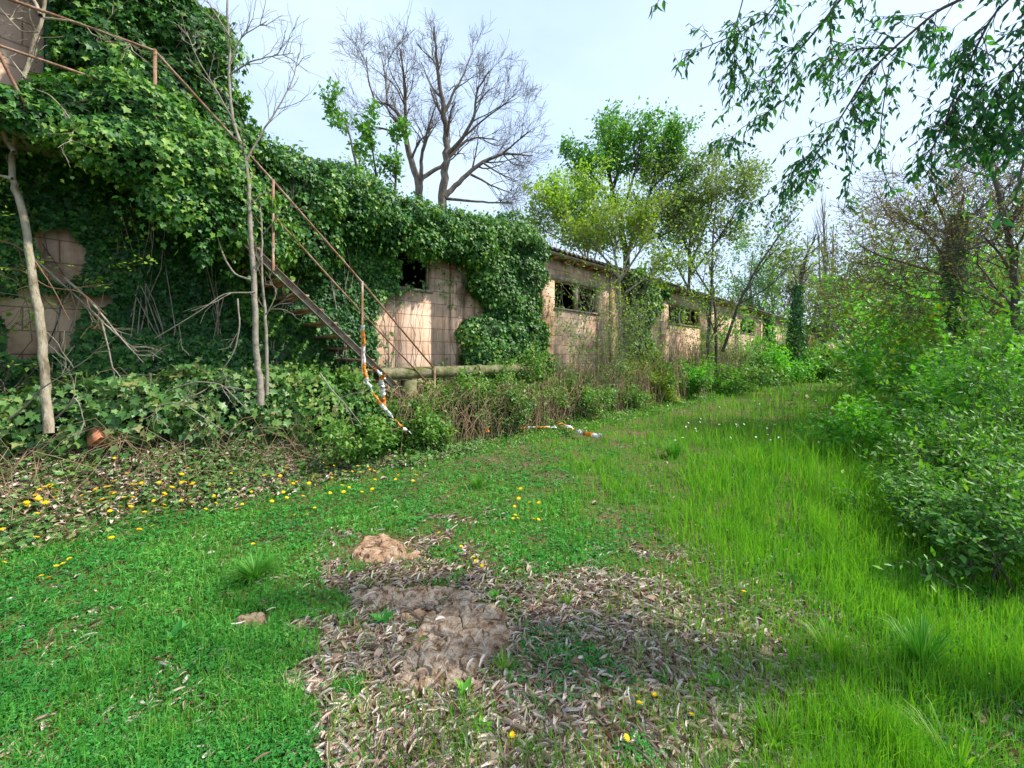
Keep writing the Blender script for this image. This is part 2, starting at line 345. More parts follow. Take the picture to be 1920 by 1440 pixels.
# ------------------------------------------------------------------ building (local frame: x along the wall, y away from camera)
bld = empty('abandoned_building', 'long derelict farm building of pink blocks with ivy climbing over its roof', 'building', (0, 0, 0), WROT)
WT = .24; P0 = 7.2; EZ = 4.35
wins = [(4.1, 4.95), (9.15, 11.5), (13.2, 15.4), (16.9, 20.6), (27.2, 30.6), (41, 45), (57, 61)]
ZS, ZT = 2.95, 3.75
L = []; x = 1.0; xe = 72
for (a0, a1) in wins:
    L.append((x, a0, P0, P0+WT, -.3, EZ)); L.append((a0, a1, P0, P0+WT, -.3, ZS)); L.append((a0, a1, P0, P0+WT, ZT, EZ)); x = a1
L.append((x, xe, P0, P0+WT, -.3, EZ))
L.append((1.0, xe, 15.2, 15.2+WT, -.3, EZ)); L.append((xe-WT, xe, P0+WT, 15.2, -.3, EZ))
boxes('wall', L, M['wall'], bld)
L = [(-7, -.42, P0, P0+WT, -.3, 6.3), (-.42, .45, P0, P0+WT, -.3, 4.05), (-.42, .45, P0, P0+WT, 6.05, 6.3), (.45, 1.0, P0, P0+WT, -.3, 6.3), (1.0-WT, 1.0, P0+WT, 15.4, -.3, 6.3),
     (-7, 1.0-WT, 15.4-WT, 15.4, -.3, 6.3), (-7, -7+WT, P0+WT, 15.4-WT, -.3, 6.3)]
tag(boxes('tower_wall', L, M['wall'], bld), 'two storey pink wall behind the landing')
boxes('floor_slab', [(-6.7, .7, P0+WT, 15.1, 3.8, 4.0)], M['slab'], bld)
# pilasters, proud of the wall
for a_ in (5.6, 8.7, 12.3, 16.2, 22.2, 26.3, 32, 39, 48, 55, 64): boxes('pilaster', [(a_-.16, a_+.16, P0-.05, P0, -.2, EZ-.01)], M['wall'], bld)
for a0, a1 in wins: boxes('lintel', [(a0-.15, a1+.15, P0-.025, P0+.1, ZT+.002, ZT+.12)], M['slab'], bld)
for k, (a0, a1) in enumerate(wins):
    L = [(a0, a0+.05, P0+.08, P0+.14, ZS, ZT-.05), (a1-.05, a1, P0+.08, P0+.14, ZS, ZT-.05), (a0, a1, P0+.08, P0+.14, ZT-.05, ZT-.002)]
    wf = boxes('window_frame', L, M['slab'] if k not in (3, 4) else M['wood'], bld)
    if a1-a0 > 1.5:
        c = (a0+a1)/2; boxes('mullion', [(c-.06, c+.06, P0+.05, P0+.17, ZS, ZT-.052)], M['slab'], wf)
    boxes('sill', [(a0-.03, a1+.03, P0-.04, P0-.002, ZS-.05, ZS+.0)], M['slab'], wf)
d = boxes('door_frame', [(-.42, -.36, P0+.04, P0+.16, 4.05, 6.05), (.39, .45, P0+.04, P0+.16, 4.05, 6.05), (-.36, .39, P0+.04, P0+.16, 5.99, 6.05)], M['greenpaint'], bld)
# roof with corrugated tiles: ridge along s
def roof(name, s0, s1, ps, zs, mat, period=.22, amp=.035):
    ss_ = np.arange(s0, s1, period/6); V = []
    for kk, (pp, zz) in enumerate(zip(ps, zs)):
        V.append(np.stack([ss_, np.full_like(ss_, pp), zz+amp*np.sin(ss_/period*2*math.pi)+.02*(vn(ss_, ss_*0+pp, .7, 4)-.5)], -1))
    n = len(ss_); V = np.array(V); nr_ = len(ps); Vb = V.copy(); Vb[..., 2] -= .03
    A = np.concatenate([V.reshape(-1, 3), Vb.reshape(-1, 3)])
    i, j = np.meshgrid(np.arange(n-1), np.arange(nr_-1)); q0 = j*n+i
    q = np.stack([q0, q0+1, q0+1+n, q0+n], -1).reshape(-1, 4); off = nr_*n
    e1 = np.arange(n-1); edge = np.stack([e1, e1+off, e1+1+off, e1+1], -1)
    return mesh_np(name, A, np.concatenate([q, q[:, ::-1]+off, edge]), mat, bld, smooth=True)
roof('roof', 1.0, xe+.3, [6.78, 7.6, 9.4, 11.3, 13.3, 15.7], [EZ+.12, EZ+.28, EZ+.65, EZ+1.0, EZ+.6, EZ+.1], M['tile'])
tag(roof('upper_roof', -7.3, 1.35, [6.95, 9, 11.3, 13.5, 15.7], [6.42, 6.8, 7.2, 6.8, 6.4], M['tile']), 'tiled roof of the two storey end')
boxes('eave_board', [(1.02, xe, 6.84, 7.198, EZ+.0, EZ+.05)], M['slab'], bld)
for a_ in np.arange(7.6, 34, .62): boxes('rafter', [(a_, a_+.08, 6.9, 7.19, EZ-.09, EZ-.003)], M['wood'], bld)
# round hoop leaning in the fourth window
hoop = empty('round_hoop', 'pale round hoop leaning in the window with the orange wooden frame', 'hoop', tuple(L2W([[18.6, 7.34, ZS]])[0]), WROT)
tb = Tubes(); th = np.linspace(0, 2*math.pi, 33); R_ = .33
tb.add(np.stack([R_*np.cos(th), .02*np.cos(th), .345+R_*np.sin(th)], -1), .035, 8); tb.build('rim', M['white'], hoop)
tb = Tubes()
for a_ in (0, math.pi/3, 2*math.pi/3): tb.add([(-R_*math.cos(a_), 0, .345-R_*math.sin(a_)), (R_*math.cos(a_), 0, .345+R_*math.sin(a_))], .008, 5)
tb.build('spoke', M['rustdk'], hoop)

# ------------------------------------------------------------------ outside staircase
st = empty('outside_staircase', 'rusty steel staircase with pipe railings climbing to the ivy covered landing', 'staircase', (0, 0, 0), WROT)
PO, PI_ = 6.1, 7.12
boxes('landing', [(-4.0, .45, PO, P0-.004, 3.84, 3.99)], M['slab'], st)
def pipe(name, pts, r, mat, k=8): 
    t_ = Tubes(); t_.add(np.array(pts, float), r, k, cap=True); return t_.build(name, mat, st)
def strz(s): return 3.93-(s-.47)*.93       # stringer top
def railz(s): return strz(s)+1.10
for pp, sg in ((PO, 1), (PI_, -1)):
    prof = [(-.03, 0), (.03, 0), (.03, -.13), (-.03, -.13), (-.03, -.118), (.018, -.118), (.018, -.012), (-.03, -.012)]
    V = [(s_, pp+sg*a_, strz(s_)+b_) for s_ in (.45, 4.2) for a_, b_ in prof]; n_ = len(prof)
    q_ = np.array([(k, (k+1) % n_, n_+(k+1) % n_, n_+k) for k in range(n_)])
    mesh_np('stringer', V, q_, M['rustdk'], st)
for k in range(18):
    s_ = .62+k*.2; boxes('tread', [(s_-.12, s_+.12, PO+.04, PI_-.03, strz(s_)-.06, strz(s_)-.03)], M['rust'], st)
pipe('handrail', [(-4, PO, 4.98), (-.6, PO, 4.97), (.47, PO, 5.04), (1.66, PO, 3.94), (2.9, PO, 2.74), (4.25, PO, 1.36)], .016, M['rust'])
pipe('middle_rail', [(-4, PO, 4.50), (.47, PO, 4.50), (1.66, PO, 3.48), (2.9, PO, 2.26), (4.1, PO, 1.12)], .014, M['rust'])
for s_, z0, z1 in ((-1.6, 3.9, 4.97), (.47, 3.93, 5.04), (1.66, strz(1.66)-.1, 3.94), (2.9, strz(2.9)-.9, 2.74), (4.25, .3, 1.36)):
    pipe('post', [(s_, PO-.03, z0), (s_, PO-.03, z1)], .017, M['rust'])
pipe('brace', [(-.85, PO-.05, 5.0), (-.55, PO-.05, 4.2), (-.45, PO-.05, 3.95)], .014, M['rust'])
pipe('brace', [(-1.15, PO-.05, 4.9), (-.75, PO-.05, 4.0)], .014, M['rust'])

# concrete pipe
cp = empty('concrete_pipe', 'mossy grey concrete pipe lying in the brambles at the foot of the stairs', 'pipe', tuple(L2W([[3.2, 6.2, 1.28]])[0]), WROT)
tb = Tubes(); th = np.linspace(0, 1, 12); Lp = 3.5
tb.add(np.stack([th*Lp, .0*th, .0*th], -1), .105, 20); tb.add(np.stack([th[::-1]*Lp, .0*th, .0*th], -1), .08, 20); tb.build('pipe_wall', M['conc'], cp)
tb = Tubes(); tb.add([(2.15, 0, 0), (2.25, 0, 0)], .125, 20, True); tb.build('collar', M['conc'], cp)
for q in (.5, 2.9): boxes('support', [(q, q+.2, -.1, .1, -1.25, -.12)], M['conc'], cp)

# bricks
def hollow_brick(x, y, Yd, lab, rot=(0, 0, 0), dz=0.):
    c = PX(x, y, Yd); o = empty('hollow_brick', lab, 'brick', tuple(c), WROT+rot[2], 'hollow bricks in the ivy bank'); o.rotation_euler = (rot[0], rot[1], WROT+rot[2])
    W, D, H = .24, .16, .15
    # front face with 2x4 round holes made of ring strips
    V = []; Fc = []; nx, nz_ = 4, 2; cw, chh = W/nx, H/nz_
    for i in range(nx):
        for j in range(nz_):
            cx, cz = -W/2+cw*(i+.5), chh*(j+.5); b = len(V); n = 16; r = min(cw, chh)*.34
            for k in range(n):
                a_ = k/n*2*math.pi+math.pi/4; q = max(abs(math.cos(a_)), abs(math.sin(a_)))
                V.append((cx+cw/2*math.cos(a_)/q, 0, cz+chh/2*math.sin(a_)/q))
            for k in range(n):
                a_ = k/n*2*math.pi+math.pi/4; V.append((cx+r*math.cos(a_), 0, cz+r*math.sin(a_)))
            for k in range(n):
                a_ = k/n*2*math.pi+math.pi/4; V.append((cx+r*math.cos(a_), D, cz+r*math.sin(a_)))
            for k in range(n):
                k2 = (k+1) % n; Fc.append((b+k, b+k2, b+n+k2, b+n+k)); Fc.append((b+n+k, b+n+k2, b+2*n+k2, b+2*n+k))
    b = len(V); x0, x1 = -W/2, W/2
    V += [(x0, 0, 0), (x1, 0, 0), (x1, D, 0), (x0, D, 0), (x0, 0, H), (x1, 0, H), (x1, D, H), (x0, D, H)]
    Fc += [(b, b+3, b+2, b+1), (b+4, b+5, b+6, b+7), (b+1, b+2, b+6, b+5), (b+3, b, b+4, b+7), (b+2, b+3, b+7, b+6)]
    mesh_np('brick_body', V, np.array(Fc), M['brick'], o)
hollow_brick(228, 775, 4.62, 'orange hollow brick with round holes facing out, upper one in the ivy bank', (0, 0, .1))
hollow_brick(198, 778, 4.6, 'reddish hollow brick half buried left of the upper brick', (.1, .05, .4))
hollow_brick(205, 808, 4.45, 'lowest brick lying flat below the other bricks in the ivy bank', (.15, -.1, -.3))
hollow_brick(190, 838, 4.3, 'broken orange brick on the dry leaves below the ivy bank', (.9, .3, .6))

# barrier tape
def tape(pts, wd, lab, seed):
    P = np.array(pts, float); m = 26; t_ = np.linspace(0, len(P)-1, m*2)
    Q = np.stack([np.interp(t_, np.arange(len(P)), P[:, k]) for k in range(3)], -1)
    d = np.concatenate([[0], np.cumsum(np.linalg.norm(np.diff(Q, axis=0), axis=1))])
    rs = np.random.default_rng(seed); tw = np.cumsum(rs.normal(0, .42, len(Q)))
    side = np.stack([np.cos(tw), np.sin(tw)*.4, np.sin(tw)*.7], -1)*wd/2
    Q = Q+rs.normal(0, .006, Q.shape)
    V = np.stack([Q-side, Q+side, Q+side+np.array([0, .0015, 0]), Q-side+np.array([0, .0015, 0])], 1).reshape(-1, 3)
    i = np.arange(len(Q)-1)*4
    Fc = np.concatenate([np.stack([i, i+1, i+5, i+4], -1), np.stack([i+3, i+7, i+6, i+2], -1), np.stack([i+1, i+2, i+6, i+5], -1), np.stack([i, i+4, i+7, i+3], -1)])
    o = mesh_np('barrier_tape', V, Fc, M['tape'], None, np.repeat(d*2.1+seed*.37, 4)); tag(o, lab, 'tape', 'orange and white barrier tape')
def tp(L): return [PX(*q) for q in L]
tape(tp([(680, 610, 5.9), (682, 652, 5.9), (683, 690, 5.85), (688, 715, 5.8), (702, 740, 5.7), (722, 768, 5.6), (748, 795, 5.6), (770, 812, 5.7)]), .06, 'orange and white tape hanging down from the rusty stair post into the grass', 1)
tape(tp([(722, 700, 5.9), (714, 712, 5.9), (718, 730, 5.85), (720, 765, 5.8)]), .07, 'short tape strand hanging right of the long one from the stair post', 2)
tape(tp([(700, 688, 6.1), (712, 700, 6.05), (722, 712, 5.95)]), .05, 'torn tape knot at the bottom of the stair stringer', 5)
tape(tp([(862, 798, 7.5), (880, 780, 7.6), (896, 782, 7.6), (905, 795, 7.5), (914, 810, 7.3)]), .09, 'tape loop rising from the bramble edge at the middle of the lawn', 3)
tape([pxg(x_, y_)+np.array([0, 0, .14]) for x_, y_ in ((1046, 806), (1062, 810), (1080, 822), (1100, 828), (1128, 832))], .11, 'tape strip lying on the bright grass right of the brambles', 4)
tape([pxg(x_, y_)+np.array([0, 0, .12]) for x_, y_ in ((768, 812), (800, 822), (830, 818), (865, 812))], .08, 'crumpled tape lying in the weeds below the stairs', 6)
tape([pxg(x_, y_)+np.array([0, 0, .12]) for x_, y_ in ((930, 812), (965, 815), (1000, 812), (1040, 812))], .08, 'tape half hidden in the grass between the loop and the right strip', 7)

# ------------------------------------------------------------------ ivy
def blob_pts(E, n, rough=.18, seed=0, zmin=None):
    E = np.array(E, float); area = E[:, 3]*E[:, 4]+E[:, 4]*E[:, 5]+E[:, 3]*E[:, 5]
    idx = RNG.choice(len(E), n, p=area/area.sum()); d = rv(n); d /= np.linalg.norm(d, axis=1)[:, None]
    e_ = E[idx]; base = e_[:, :3]+d*e_[:, 3:6]
    nn = d/e_[:, 3:6]; nn /= np.linalg.norm(nn, axis=1)[:, None]
    bump = fbm(base[:, 0]*1.0+base[:, 1]*.7, base[:, 2]+base[:, 1]*.5, 2.6, seed)-.5
    rm = np.minimum(1, e_[:, 3:6].min(1)/.5)
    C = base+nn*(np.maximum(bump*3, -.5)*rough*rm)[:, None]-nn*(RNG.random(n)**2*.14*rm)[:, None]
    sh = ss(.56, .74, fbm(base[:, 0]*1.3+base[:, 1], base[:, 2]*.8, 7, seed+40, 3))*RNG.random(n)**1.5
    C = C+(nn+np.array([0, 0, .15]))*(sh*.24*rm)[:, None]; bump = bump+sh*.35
    st_ = RNG.random(n) < .035; dn = RNG.random(n)*.5*st_*(nn[:, 2] < .2); C[:, 2] -= dn*rm; C += nn*(dn*.12)[:, None]
    ok = np.ones(n, bool)
    for k in range(len(E)):
        q = ((C-E[k, :3])/(E[k, 3:6]*.74)); ok &= ((q**2).sum(1) > 1)
    if zmin is not None: ok &= C[:, 2] > zmin
    return C[ok], nn[ok], bump[ok]
def hull(E, mat, parent, scale=.8, name='stems'):  # added opaque filler inside the foliage, coloured as its inner shade
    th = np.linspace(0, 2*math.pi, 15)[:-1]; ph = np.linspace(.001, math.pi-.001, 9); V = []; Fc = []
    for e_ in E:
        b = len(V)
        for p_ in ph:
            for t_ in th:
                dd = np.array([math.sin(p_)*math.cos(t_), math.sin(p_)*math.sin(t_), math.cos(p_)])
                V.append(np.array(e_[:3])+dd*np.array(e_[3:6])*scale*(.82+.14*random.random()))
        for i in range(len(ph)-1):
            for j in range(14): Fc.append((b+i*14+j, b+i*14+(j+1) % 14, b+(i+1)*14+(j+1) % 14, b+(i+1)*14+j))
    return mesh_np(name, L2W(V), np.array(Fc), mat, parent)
def ivy_leaves(C, nn, size, mat, parent, T=TI, bump=None, name='foliage'):
    n = len(C); Cw = L2W(C); Nw = L2W(nn)
    down = np.array([0, 0, -1.]); nr = Nw*.8+np.array([0, 0, .55])+rv(n, .38)
    ax = down+rv(n, .45)+Nw*.35
    r = RNG.random(n)**1.3*.85
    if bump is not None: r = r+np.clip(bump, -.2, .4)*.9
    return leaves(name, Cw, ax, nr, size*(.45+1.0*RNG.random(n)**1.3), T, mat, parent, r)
def vines(tb, polylist, n, p0=7.15, r=.008):
    for k in range(n):
        s0, z0, s1, z1 = polylist[k % len(polylist)]
        m = 9; t_ = np.linspace(0, 1, m)
        P = np.stack([s0+(s1-s0)*t_+np.cumsum(RNG.normal(0, .05, m)), np.full(m, p0)-.04-.1*RNG.random(m), z0+(z1-z0)*t_], -1)
        tb.add(L2W(P), r*(1.3-.8*t_), 4)
def sheet(polys, excl, n, thick, pbase=7.2, seed=0, hole=.0):
    out = []; C = []
    A = []
    for P in polys:
        xs = [q[0] for q in P]; ys = [q[1] for q in P]
        L_ = [LOC(x_, y_, pbase) for x_, y_ in P]; PP = [(q[0], q[2]) for q in L_]
        a_ = abs(sum(PP[i-1][0]*PP[i][1]-PP[i][0]*PP[i-1][1] for i in range(len(PP))))/2; A.append((PP, a_))
    tot = sum(a_ for _, a_ in A)
    EX = [[(LOC(x_, y_, pbase)[0], LOC(x_, y_, pbase)[2]) for x_, y_ in P] for P in excl]
    for PP, a_ in A:
        m = int(n*a_/tot*1.6); s0, s1 = min(q[0] for q in PP), max(q[0] for q in PP); z0, z1 = min(q[1] for q in PP), max(q[1] for q in PP)
        s_ = RNG.uniform(s0, s1, m); z_ = RNG.uniform(z0, z1, m)
        sj = s_+.25*(fbm(s_, z_, 3, seed+9)-.5); zj = z_+.25*(fbm(s_, z_, 3, seed+5)-.5)
        ok = inpoly(sj, zj, PP)
        for X_ in EX: ok &= ~inpoly(sj, zj, X_)
        if hole > 0: ok &= fbm(s_, z_, 2.2, seed+21) > hole
        s_, z_ = s_[ok], z_[ok]; b = fbm(s_, z_, 1.8, seed)-.35
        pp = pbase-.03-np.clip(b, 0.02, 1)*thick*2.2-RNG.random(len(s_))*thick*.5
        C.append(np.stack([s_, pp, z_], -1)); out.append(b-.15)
    C = np.concatenate(C); return C, np.tile([0, -1., 0.], (len(C), 1)), np.concatenate(out)

# upper ivy on the two storey end
E_up = [(.2, 6.9, 5.1, .6, .45, .7), (.65, 6.85, 4.9, .6, .5, .65), (1.15, 6.85, 4.7, .45, .45, .6), (.9, 6.9, 5.7, .55, .5, .6), (-.05, 7.05, 5.9, .3, .35, .75), (.05, 7.0, 5.2, .32, .3, .6), (-.2, 7.0, 6.7, 1.1, .6, .5), (-1.1, 7.1, 6.75, .7, .5, .35), (.3, 7.0, 5.6, .45, .4, .6), (-.15, 7.1, 6.35, .8, .55, .45), (.45, 7.0, 6.0, .7, .5, .55), (.75, 7.0, 5.45, .6, .5, .75), (.85, 7.0, 4.85, .62, .42, .6), (1.15, 7.1, 4.35, .5, .4, .5), (.3, 7.2, 6.45, .6, .8, .35)]
iv = empty('ivy_mass', 'big rounded ivy mass swallowing the top corner of the two storey end', 'ivy', tuple(L2W([[.5, 7, 4]])[0]), 0, 'ivy growing over the building')
iv.location = (0, 0, 0)
C, nn, b = blob_pts(E_up, 95000, .2, 1); hull(E_up, M['ivycore'], iv, .66); ivy_leaves(C, nn, .06, M['ivy'], iv, bump=b)
# landing ivy
E_la = [(-.45, 6.12, 3.95, .45, .14, .2), (-.1, 6.45, 4.2, .5, .42, .35), (.35, 6.35, 4.25, .6, .5, .45), (.85, 6.3, 3.85, .6, .52, .55), (1.25, 6.35, 3.5, .45, .45, .5), (.35, 6.05, 3.85, .55, .28, .38), (.75, 6.0, 3.35, .4, .2, .3), (-.55, 6.6, 4.05, .4, .35, .2), (1.7, 6.5, 3.15, .35, .4, .35), (.9, 6.1, 3.05, .12, .1, .35)]
iv = empty('ivy_mass', 'bright ivy cushion heaped on the staircase landing and through its railing', 'ivy', (0, 0, 0), 0, 'ivy growing over the building')
C, nn, b = blob_pts(E_la, 34000, .17, 2); hull(E_la, M['ivycore'], iv, .66); ivy_leaves(C, nn, .06, M['ivy'], iv, bump=b+.1)
# dark curtain on the left wall under the landing
poly = [[(-260, 60), (90, 190), (300, 250), (430, 300), (560, 420), (690, 560), (700, 720), (640, 800), (-260, 800)]]
ex = [[(55, 425), (108, 418), (156, 475), (148, 512), (112, 538), (85, 520), (70, 480)], [(0, 560), (60, 545), (215, 548), (200, 572), (165, 585), (140, 645), (118, 662), (20, 660)], [(-260, -100), (70, -100), (60, 190), (-260, 190)]]
iv = empty('ivy_curtain', 'dark ivy curtain covering the ground floor wall beneath the landing', 'ivy', (0, 0, 0), 0, 'ivy growing over the building')
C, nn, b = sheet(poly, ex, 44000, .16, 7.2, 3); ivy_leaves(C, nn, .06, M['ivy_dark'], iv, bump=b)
tb = Tubes(); vines(tb, [(.3, .6, .5, 4), (1.3, .6, 1.1, 3.8), (2.2, .5, 2, 3), (-.4, .7, -.2, 2.6), (.9, .5, .2, 3.4)], 26); tb.build('stems', M['barkgr'], iv)
# roof ivy
E_ro = []
for (s_, z_, rs, rz) in ((1.6, 4.35, .6, .5), (2.2, 4.3, .6, .52), (2.9, 4.35, .65, .5), (3.6, 4.3, .6, .48), (4.3, 4.22, .6, .42), (5.0, 4.25, .65, .4), (5.7, 4.3, .65, .4)):
    E_ro.append((s_, 7.05, z_, rs, .55, rz)); E_ro.append((s_+.2, 6.85, z_-.35, rs*.7, .35, rz*.8))
E_ro += [(1.6, 6.9, 3.6, .6, .4, .6), (2.4, 6.9, 3.5, .55, .35, .6)]
iv = empty('ivy_mass', 'long ivy heap lying along the roof edge right of the two storey end', 'ivy', (0, 0, 0), 0, 'ivy growing over the building')
C, nn, b = blob_pts(E_ro, 60000, .2, 4); hull(E_ro, M['ivycore'], iv, .68); ivy_leaves(C, nn, .06, M['ivy'], iv, bump=b)
poly = [[(420, 290), (870, 430), (862, 485), (806, 475), (800, 535), (745, 545), (715, 560), (700, 600), (670, 640), (640, 700), (520, 690), (400, 520)]]
ex = [[(740, 470), (806, 470), (806, 540), (740, 540)]]
iv = empty('ivy_curtain', 'ivy curtain hanging on the wall between staircase railing and first window', 'ivy', (0, 0, 0), 0, 'ivy growing over the building')
C, nn, b = sheet(poly, ex, 32000, .18, 7.2, 6); ivy_leaves(C, nn, .06, M['ivy'], iv, bump=b)
tb = Tubes(); vines(tb, [(2, 1, 2.2, 4), (3, 1, 3.1, 3.9), (3.9, 1, 4, 2.9)], 14); tb.build('stems', M['barkgr'], iv)
# ivy column
E_co = [(6.7, 7.0, 3.25, .85, .36, .5), (6.4, 7.0, 4.35, .7, .45, .42), (7.1, 7.0, 4.5, .75, .5, .5), (7.9, 7.0, 4.35, .6, .45, .42), (6.7, 7.0, 3.75, .75, .38, .55), (7.7, 7.0, 3.7, .75, .38, .6), (7.3, 7.0, 2.9, .95, .32, .65), (7.6, 7.0, 2.1, .9, .35, .6), (6.4, 7.0, 2.15, .85, .3, .4), (6.9, 6.9, 1.6, 1.2, .35, .5), (6.2, 6.95, 1.5, .6, .3, .4), (7.8, 6.9, 1.3, .8, .35, .5)]
iv = empty('ivy_column', 'ivy column hanging from roof to ground between the two bare wall patches', 'ivy', (0, 0, 0), 0, 'ivy growing over the building')
C, nn, b = blob_pts(E_co, 50000, .17, 8); hull(E_co, M['ivycore'], iv, .68); ivy_leaves(C, nn, .066, M['ivy'], iv, bump=b)
# ivy in front of third window
E_c2 = [(13.6, 7.0, 4.3, .9, .5, .4), (14.4, 6.95, 3.7, .9, .4, .55), (13.8, 6.95, 2.9, .8, .35, .6), (13.6, 6.95, 2.1, .8, .35, .6), (14.2, 6.95, 1.3, 1.0, .4, .6), (15.2, 7.0, 4.1, .8, .4, .35)]
iv = empty('ivy_column', 'dark ivy column over the window between the long opening and the hoop window', 'ivy', (0, 0, 0), 0, 'ivy growing over the building')
C, nn, b = blob_pts(E_c2, 9000, .2, 9); hull(E_c2, M['ivycore'], iv, .7); ivy_leaves(C, nn, .13, M['ivy'], iv, TI, b)
for k, (s_, lab) in enumerate(((33.5, 'narrow ivy strip on the far wall right of the last clear window'), (47., 'ivy patch at the far end of the building wall'), (22., 'thin ivy strip on the wall right of the hoop window'))):
    E_ = [(s_, 7, 3.5, .8, .3, .9), (s_+.3, 7, 1.8, .9, .35, .9)] if k != 2 else [(s_+2, 7, 1.0, 1.6, .5, .8)]
    iv = empty('ivy_patch', lab, 'ivy', (0, 0, 0), 0, 'ivy growing over the building')
    C, nn, b = blob_pts(E_, 1800, .2, 9+k); hull(E_, M['ivycore'], iv, .7); ivy_leaves(C, nn, .2, M['ivy'], iv, TK, b)
# sparse creeper on the bare patch edges
iv = empty('creeper', 'sparse dry creeper clinging to the sunlit wall below the first window', 'creeper', (0, 0, 0), 0)
C, nn, b = sheet([[(700, 560), (760, 530), (900, 500), (890, 700), (690, 720), (690, 600)]], [[(770, 555), (875, 590), (860, 600), (820, 690), (735, 680), (750, 580)]], 900, .05, 7.2, 13, .5); ivy_leaves(C, nn, .06, M['ivy_pale'], iv, TI)
tb = Tubes(); vines(tb, [(4, .8, 4.3, 3), (4.6, .9, 4.7, 2.9), (5.2, .8, 5.2, 2.5), (5.6, .9, 5.8, 3.5)], 12, 7.2, .006); tb.build('stems', M['barkgr'], iv)
# ivy heaps along the bank
def heap(lab, E, n, mat, size=.075, name='ivy_heap', T=TI, group='low ivy heaps on the bank', seed=0, zmin=-.05):
    iv = empty(name, lab, 'ivy', (0, 0, 0), 0, group)
    C, nn, b = blob_pts(E, n, .2, seed); hull(E, M['ivycore'], iv, .7); ivy_leaves(C, nn, size, mat, iv, T, b)
    return iv
heap('low pale ivy heap right of the left pale trunk at the wall foot', [(-.2, 6.5, .95, .6, .4, .4), (.4, 6.4, .95, .7, .45, .42), (-1.0, 6.6, .9, .6, .4, .4)], 7000, M['ivy_pale'], seed=31)
heap('bushy ivy heap in the middle of the bank left of the second trunk', [(1.1, 6.35, .95, .7, .45, .5), (1.7, 6.4, .9, .6, .45, .55)], 6500, M['ivy_pale'], seed=32)
heap('ivy heap around the base of the second trunk below the stairs', [(2.3, 6.2, .85, .5, .45, .55), (2.75, 6.1, .75, .45, .4, .5)], 5000, M['bramble'], .065, seed=33)

# ------------------------------------------------------------------ trees
def norm(v): return v/(np.linalg.norm(v)+1e-9)
def grow(tb, tips, p, d, L_, r, lvl, P):
    m = 6 if lvl > 0 else 5; pts = [p]; q = p.copy(); dd = norm(d)
    for k in range(m-1):
        dd = norm(dd+RNG.normal(0, P.get('jit', .16), 3)+np.array([0, 0, P.get('trop', .06)])); q = q+dd*L_/(m-1); pts.append(q)
    pts = np.array(pts); rr = r*np.linspace(1, .35, m)
    tb.add(pts, np.maximum(rr, P.get('rmin', .003)), 5 if r > .02 else 3)
    if lvl <= 0:
        for k in range(1, m): tips.append((pts[k], pts[k]-pts[k-1]))
        return
    if lvl == 1 and P.get('tip1', True):
        for k in range(2, m): tips.append((pts[k], pts[k]-pts[k-1]))
    nc = P.get('nc', 5)
    for c in range(nc):
        t_ = random.uniform(P.get('start', .2), 1); k = min(m-2, int(t_*(m-1))); f_ = t_*(m-1)-k
        bp = pts[k]*(1-f_)+pts[k+1]*f_; bd = norm(pts[k+1]-pts[k]); sd_ = rv(1)[0]; sd_ = norm(sd_-sd_.dot(bd)*bd)
        a_ = random.uniform(*P.get('ang', (.4, .9))); cd = bd*math.cos(a_)+sd_*math.sin(a_)
        grow(tb, tips, bp, cd, L_*random.uniform(*P.get('lr', (.4, .7))), r*(1-.6*t_)*P.get('rr', .55), lvl-1, P)
def guided(tb, tips, pl, Y, r0, r1, P, n, L_, lvl=2, dY=0., start=.15):
    pts = np.array([PX(x_, y_, Y+dY*k/(max(1, len(pl)-1))) for k, (x_, y_) in enumerate(pl)])
    t_ = np.linspace(0, len(pts)-1, (len(pts)-1)*4+1)
    Q = np.stack([np.interp(t_, np.arange(len(pts)), pts[:, k]) for k in range(3)], -1)
    Q2 = Q.copy(); Q2[1:-1] = (Q[:-2]+Q[1:-1]*2+Q[2:])/4; Q = Q2+RNG.normal(0, r0*.12, Q.shape); R_ = np.linspace(r0, r1, len(Q))
    tb.add(Q, R_, 8 if r0 > .05 else 6)
    for c in range(n):
        f_ = random.uniform(start, 1); k = min(len(Q)-2, int(f_*(len(Q)-1))); bd = norm(Q[k+1]-Q[k]); sd_ = rv(1)[0]; sd_ = norm(sd_-sd_.dot(bd)*bd)
        a_ = random.uniform(*P.get('ang', (.4, .9)))
        grow(tb, tips, Q[k], bd*math.cos(a_)+sd_*math.sin(a_), L_*random.uniform(.6, 1.2)*(1.15-.4*f_), max(R_[k]*.5, .006), lvl, P)
def crown(tips, per, size, spread, mat, parent, T=TK, droop=.5, name='crown', flat=.0):
    if not tips: return
    P = np.array([t_[0] for t_ in tips]); D = np.array([t_[1] for t_ in tips])
    cl = RNG.random(len(P))
    P = np.repeat(P, per, 0); D = np.repeat(D, per, 0); cl = np.repeat(cl, per); n = len(P)
    D = D/(np.linalg.norm(D, axis=1)[:, None]+1e-9)
    C = P+rv(n, spread); ax = D*.6+rv(n, .6)+np.array([0, 0, -droop]); nr = rv(n, .5)+np.array([0, 0, .9+flat])
    return leaves(name, C, ax, nr, size*(.6+.8*RNG.random(n)), T, mat, parent, cl*.45+RNG.random(n)*.55)
